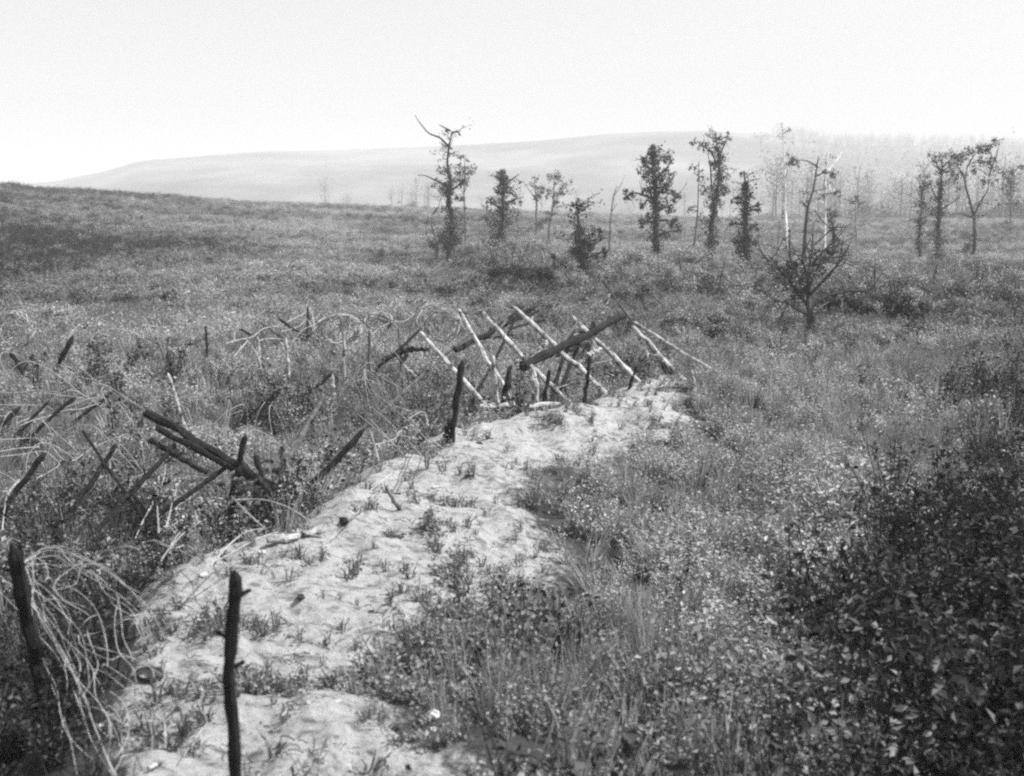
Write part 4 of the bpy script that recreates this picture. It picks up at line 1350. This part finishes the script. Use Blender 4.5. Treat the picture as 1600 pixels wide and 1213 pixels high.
def sand_litter():
    x, y, r = sample(60000, 2.8, 16, 1.0, 26)
    sv = sand_value(x, y)
    k = sv > 0.35
    x, y, sv = x[k], y[k], sv[k]
    cl = fbm(x / 0.35, y / 0.35, 71, 3)
    keep = RNG.uniform(0, 1, len(x)) < np.clip((cl - 0.15) * 1.2, 0.02, 0.8)
    x, y = x[keep][:1500], y[keep][:1500]
    P = np.stack([x, y, H(x, y) + 0.006], 1)
    rk = RNG.uniform(0, 1, len(x))
    sprig = [weed_proto("litter_%02d" % i, 'leaf_mid', 0.07, 0.05, 4, 5, 0.022, 900 + i) for i in range(3)]
    for i in range(3):
        mb = MB()
        for q in range(5):
            a = Vector((random.uniform(-.05, .05), random.uniform(-.05, .05), 0))
            b = a + Vector((random.uniform(-.06, .06), random.uniform(-.06, .06), random.uniform(0, .015)))
            mb.tube([a, (a + b) * 0.5 + Vector((0, 0, .006)), b], 0.002, 4)
        sprig.append(mb.build("litter_%02d" % (3 + i), 'bark', do_link=False))
    coll = proto_collection("litter_kinds", sprig)
    scatter("litter", "twigs, crumbs and tiny sprigs strewn over the sandy bank", P, rots(len(x), .1), RNG.uniform(.6, 1.6, len(x)), RNG.integers(0, 6, len(x)).astype(np.int32), coll)
sand_litter()

# ------------------------------------------------------------------ far wood on the hillside
def far_wood():
    protos = []
    for i in range(4):
        rng = np.random.default_rng(4000 + i)
        random.seed(4000 + i)
        mb = MB()
        mb.tube([(0, 0, -.3), (.2, 0, 3), (.1, .2, 7), (.3, 0, 10)], [.16, .13, .09, .04], 5)
        for k in range(7):
            z = rng.uniform(3, 9); th = rng.uniform(0, 6.28); ll = rng.uniform(1, 2.4)
            mb.tube([(.15, 0, z), (.15 + math.cos(th) * ll * .6, math.sin(th) * ll * .6, z + ll * .6), (.15 + math.cos(th) * ll, math.sin(th) * ll, z + ll * 1.3)], [.06, .05, .02], 4)
        t = mb.build("wood_%02d" % i, 'grey_bark', do_link=False)
        P = rng.normal(size=(260, 3)) * np.array([1.2, 1.2, 2.2]) + np.array([.2, 0, 7.0])
        lb = MB(); lb.v.append(np.concatenate(mb.v)); lb.f = list(mb.f); lb.n = mb.n
        nf = len(lb.f)
        lb.quads(leaf_quads(P, 0.42, rng=rng))
        o = lb.build("wood_%02d_tree" % i, 'grey_bark', do_link=False)
        o.data.materials.append(M['leaf_pale'])
        mi = np.zeros(len(o.data.polygons), np.int32); mi[nf:] = 1
        o.data.polygons.foreach_set("material_index", mi)
        protos.append(o)
    for i in range(2):
        rng = np.random.default_rng(4100 + i)
        lb = MB()
        c = rng.normal(size=(10, 3)) * np.array([1.6, 1.6, .7]) + np.array([0, 0, 1.6])
        P = c[rng.integers(0, 10, 260)] + rng.normal(size=(260, 3)) * .6
        lb.quads(leaf_quads(P, 0.6, rng=rng))
        protos.append(lb.build("wood_bush_%02d" % i, 'leaf_tree', do_link=False))
    coll = proto_collection("wood_kinds", protos)      # order: wood_00_tree .. wood_03_tree, wood_bush_00, wood_bush_01
    Hx, Hy, Hz = HX, HY, HZ
    nr, na = Hx.shape
    pts, kk, ss = [], [], []
    rng = np.random.default_rng(77)
    def put(i, j, k, s):
        fi, fj = rng.uniform(0, 1), rng.uniform(0, 1)
        i2, j2 = min(i + 1, nr - 1), min(j + 1, na - 1)
        def bl(A):
            return (A[i, j] * (1 - fi) + A[i2, j] * fi) * (1 - fj) + (A[i, j2] * (1 - fi) + A[i2, j2] * fi) * fj
        pts.append((bl(Hx), bl(Hy), bl(Hz) - 0.3)); kk.append(k); ss.append(s)
    pxj = 800 + F * Hx[0] / Hy[0]
    for _ in range(26000):
        i, j = int(rng.integers(2, nr * 0.72)), int(rng.integers(0, na - 1))
        p = pxj[j]
        if p < -150 or p > 1750:
            continue
        right = sstep(1150, 1240, p)
        cover = 0.0 + 0.6 * right
        cover *= 0.4 + 1.2 * float(vnoise(np.array([Hx[i, j] / 60]), np.array([Hy[i, j] / 60]), 5)[0])
        if rng.uniform() > cover:
            continue
        if rng.uniform() < (0.75 if right > .5 else 0.04):
            put(i, j, int(rng.integers(0, 4)), rng.uniform(.6, 1.15))
        else:
            put(i, j, 4 + int(rng.integers(0, 2)), rng.uniform(.5, 1.1))
    for _ in range(640):
        r, p = rng.uniform(185, 400), rng.uniform(1150, 1800)
        if rng.uniform() > sstep(1150, 1260, p) * (0.25 + 1.1 * float(vnoise(np.array([p / 40.]), np.array([r / 50.]), 8)[0])):
            continue
        x = (p - 800) / F * r
        yy = math.sqrt(max(r * r - x * x, 1))
        pts.append((x, yy, h1(x, yy) - .2)); kk.append(int(rng.integers(0, 4)) if rng.uniform() < .6 else 4 + int(rng.integers(0, 2))); ss.append(rng.uniform(.6, 1.15))
    for _ in range(160):
        r, p = rng.uniform(260, 420), rng.uniform(480, 1200)
        x = (p - 800) / F * r
        yy = math.sqrt(max(r * r - x * x, 1))
        pts.append((x, yy, h1(x, yy) - .2)); kk.append(int(rng.integers(0, 4)) if rng.uniform() < .5 else 4 + int(rng.integers(0, 2))); ss.append(rng.uniform(.4, .9))
    n = len(pts)
    scatter("distant_wood", "hazy wood and scattered scrub on the far hillside", np.array(pts), np.stack([np.zeros(n), np.zeros(n), rng.uniform(0, 6.28, n)], 1), np.array(ss), np.array(kk, np.int32), coll)
far_wood()

# ------------------------------------------------------------------ haze
def build_haze():
    mb = MB()
    x0, x1, y0, y1, z0, z1 = -6100, 6100, -6100, 6100, -22, 96
    mb.add([(x0, y0, z0), (x1, y0, z0), (x1, y1, z0), (x0, y1, z0), (x0, y0, z1), (x1, y0, z1), (x1, y1, z1), (x0, y1, z1)],
           [(0, 3, 2, 1), (4, 5, 6, 7), (0, 1, 5, 4), (1, 2, 6, 5), (2, 3, 7, 6), (3, 0, 4, 7)])
    m, n, l = new_mat("haze")
    v = n.new("ShaderNodeVolumePrincipled")
    v.inputs["Color"].default_value = (0.89, 0.89, 0.89, 1)
    v.inputs["Density"].default_value = 0.0012
    v.inputs["Anisotropy"].default_value = 0.0
    o = n.new("ShaderNodeOutputMaterial")
    l.new(v.outputs["Volume"], o.inputs["Volume"])
    M['haze'] = m
    tag(mb.build("haze", 'haze'), "pale haze over the whole valley", kind="stuff")
build_haze()
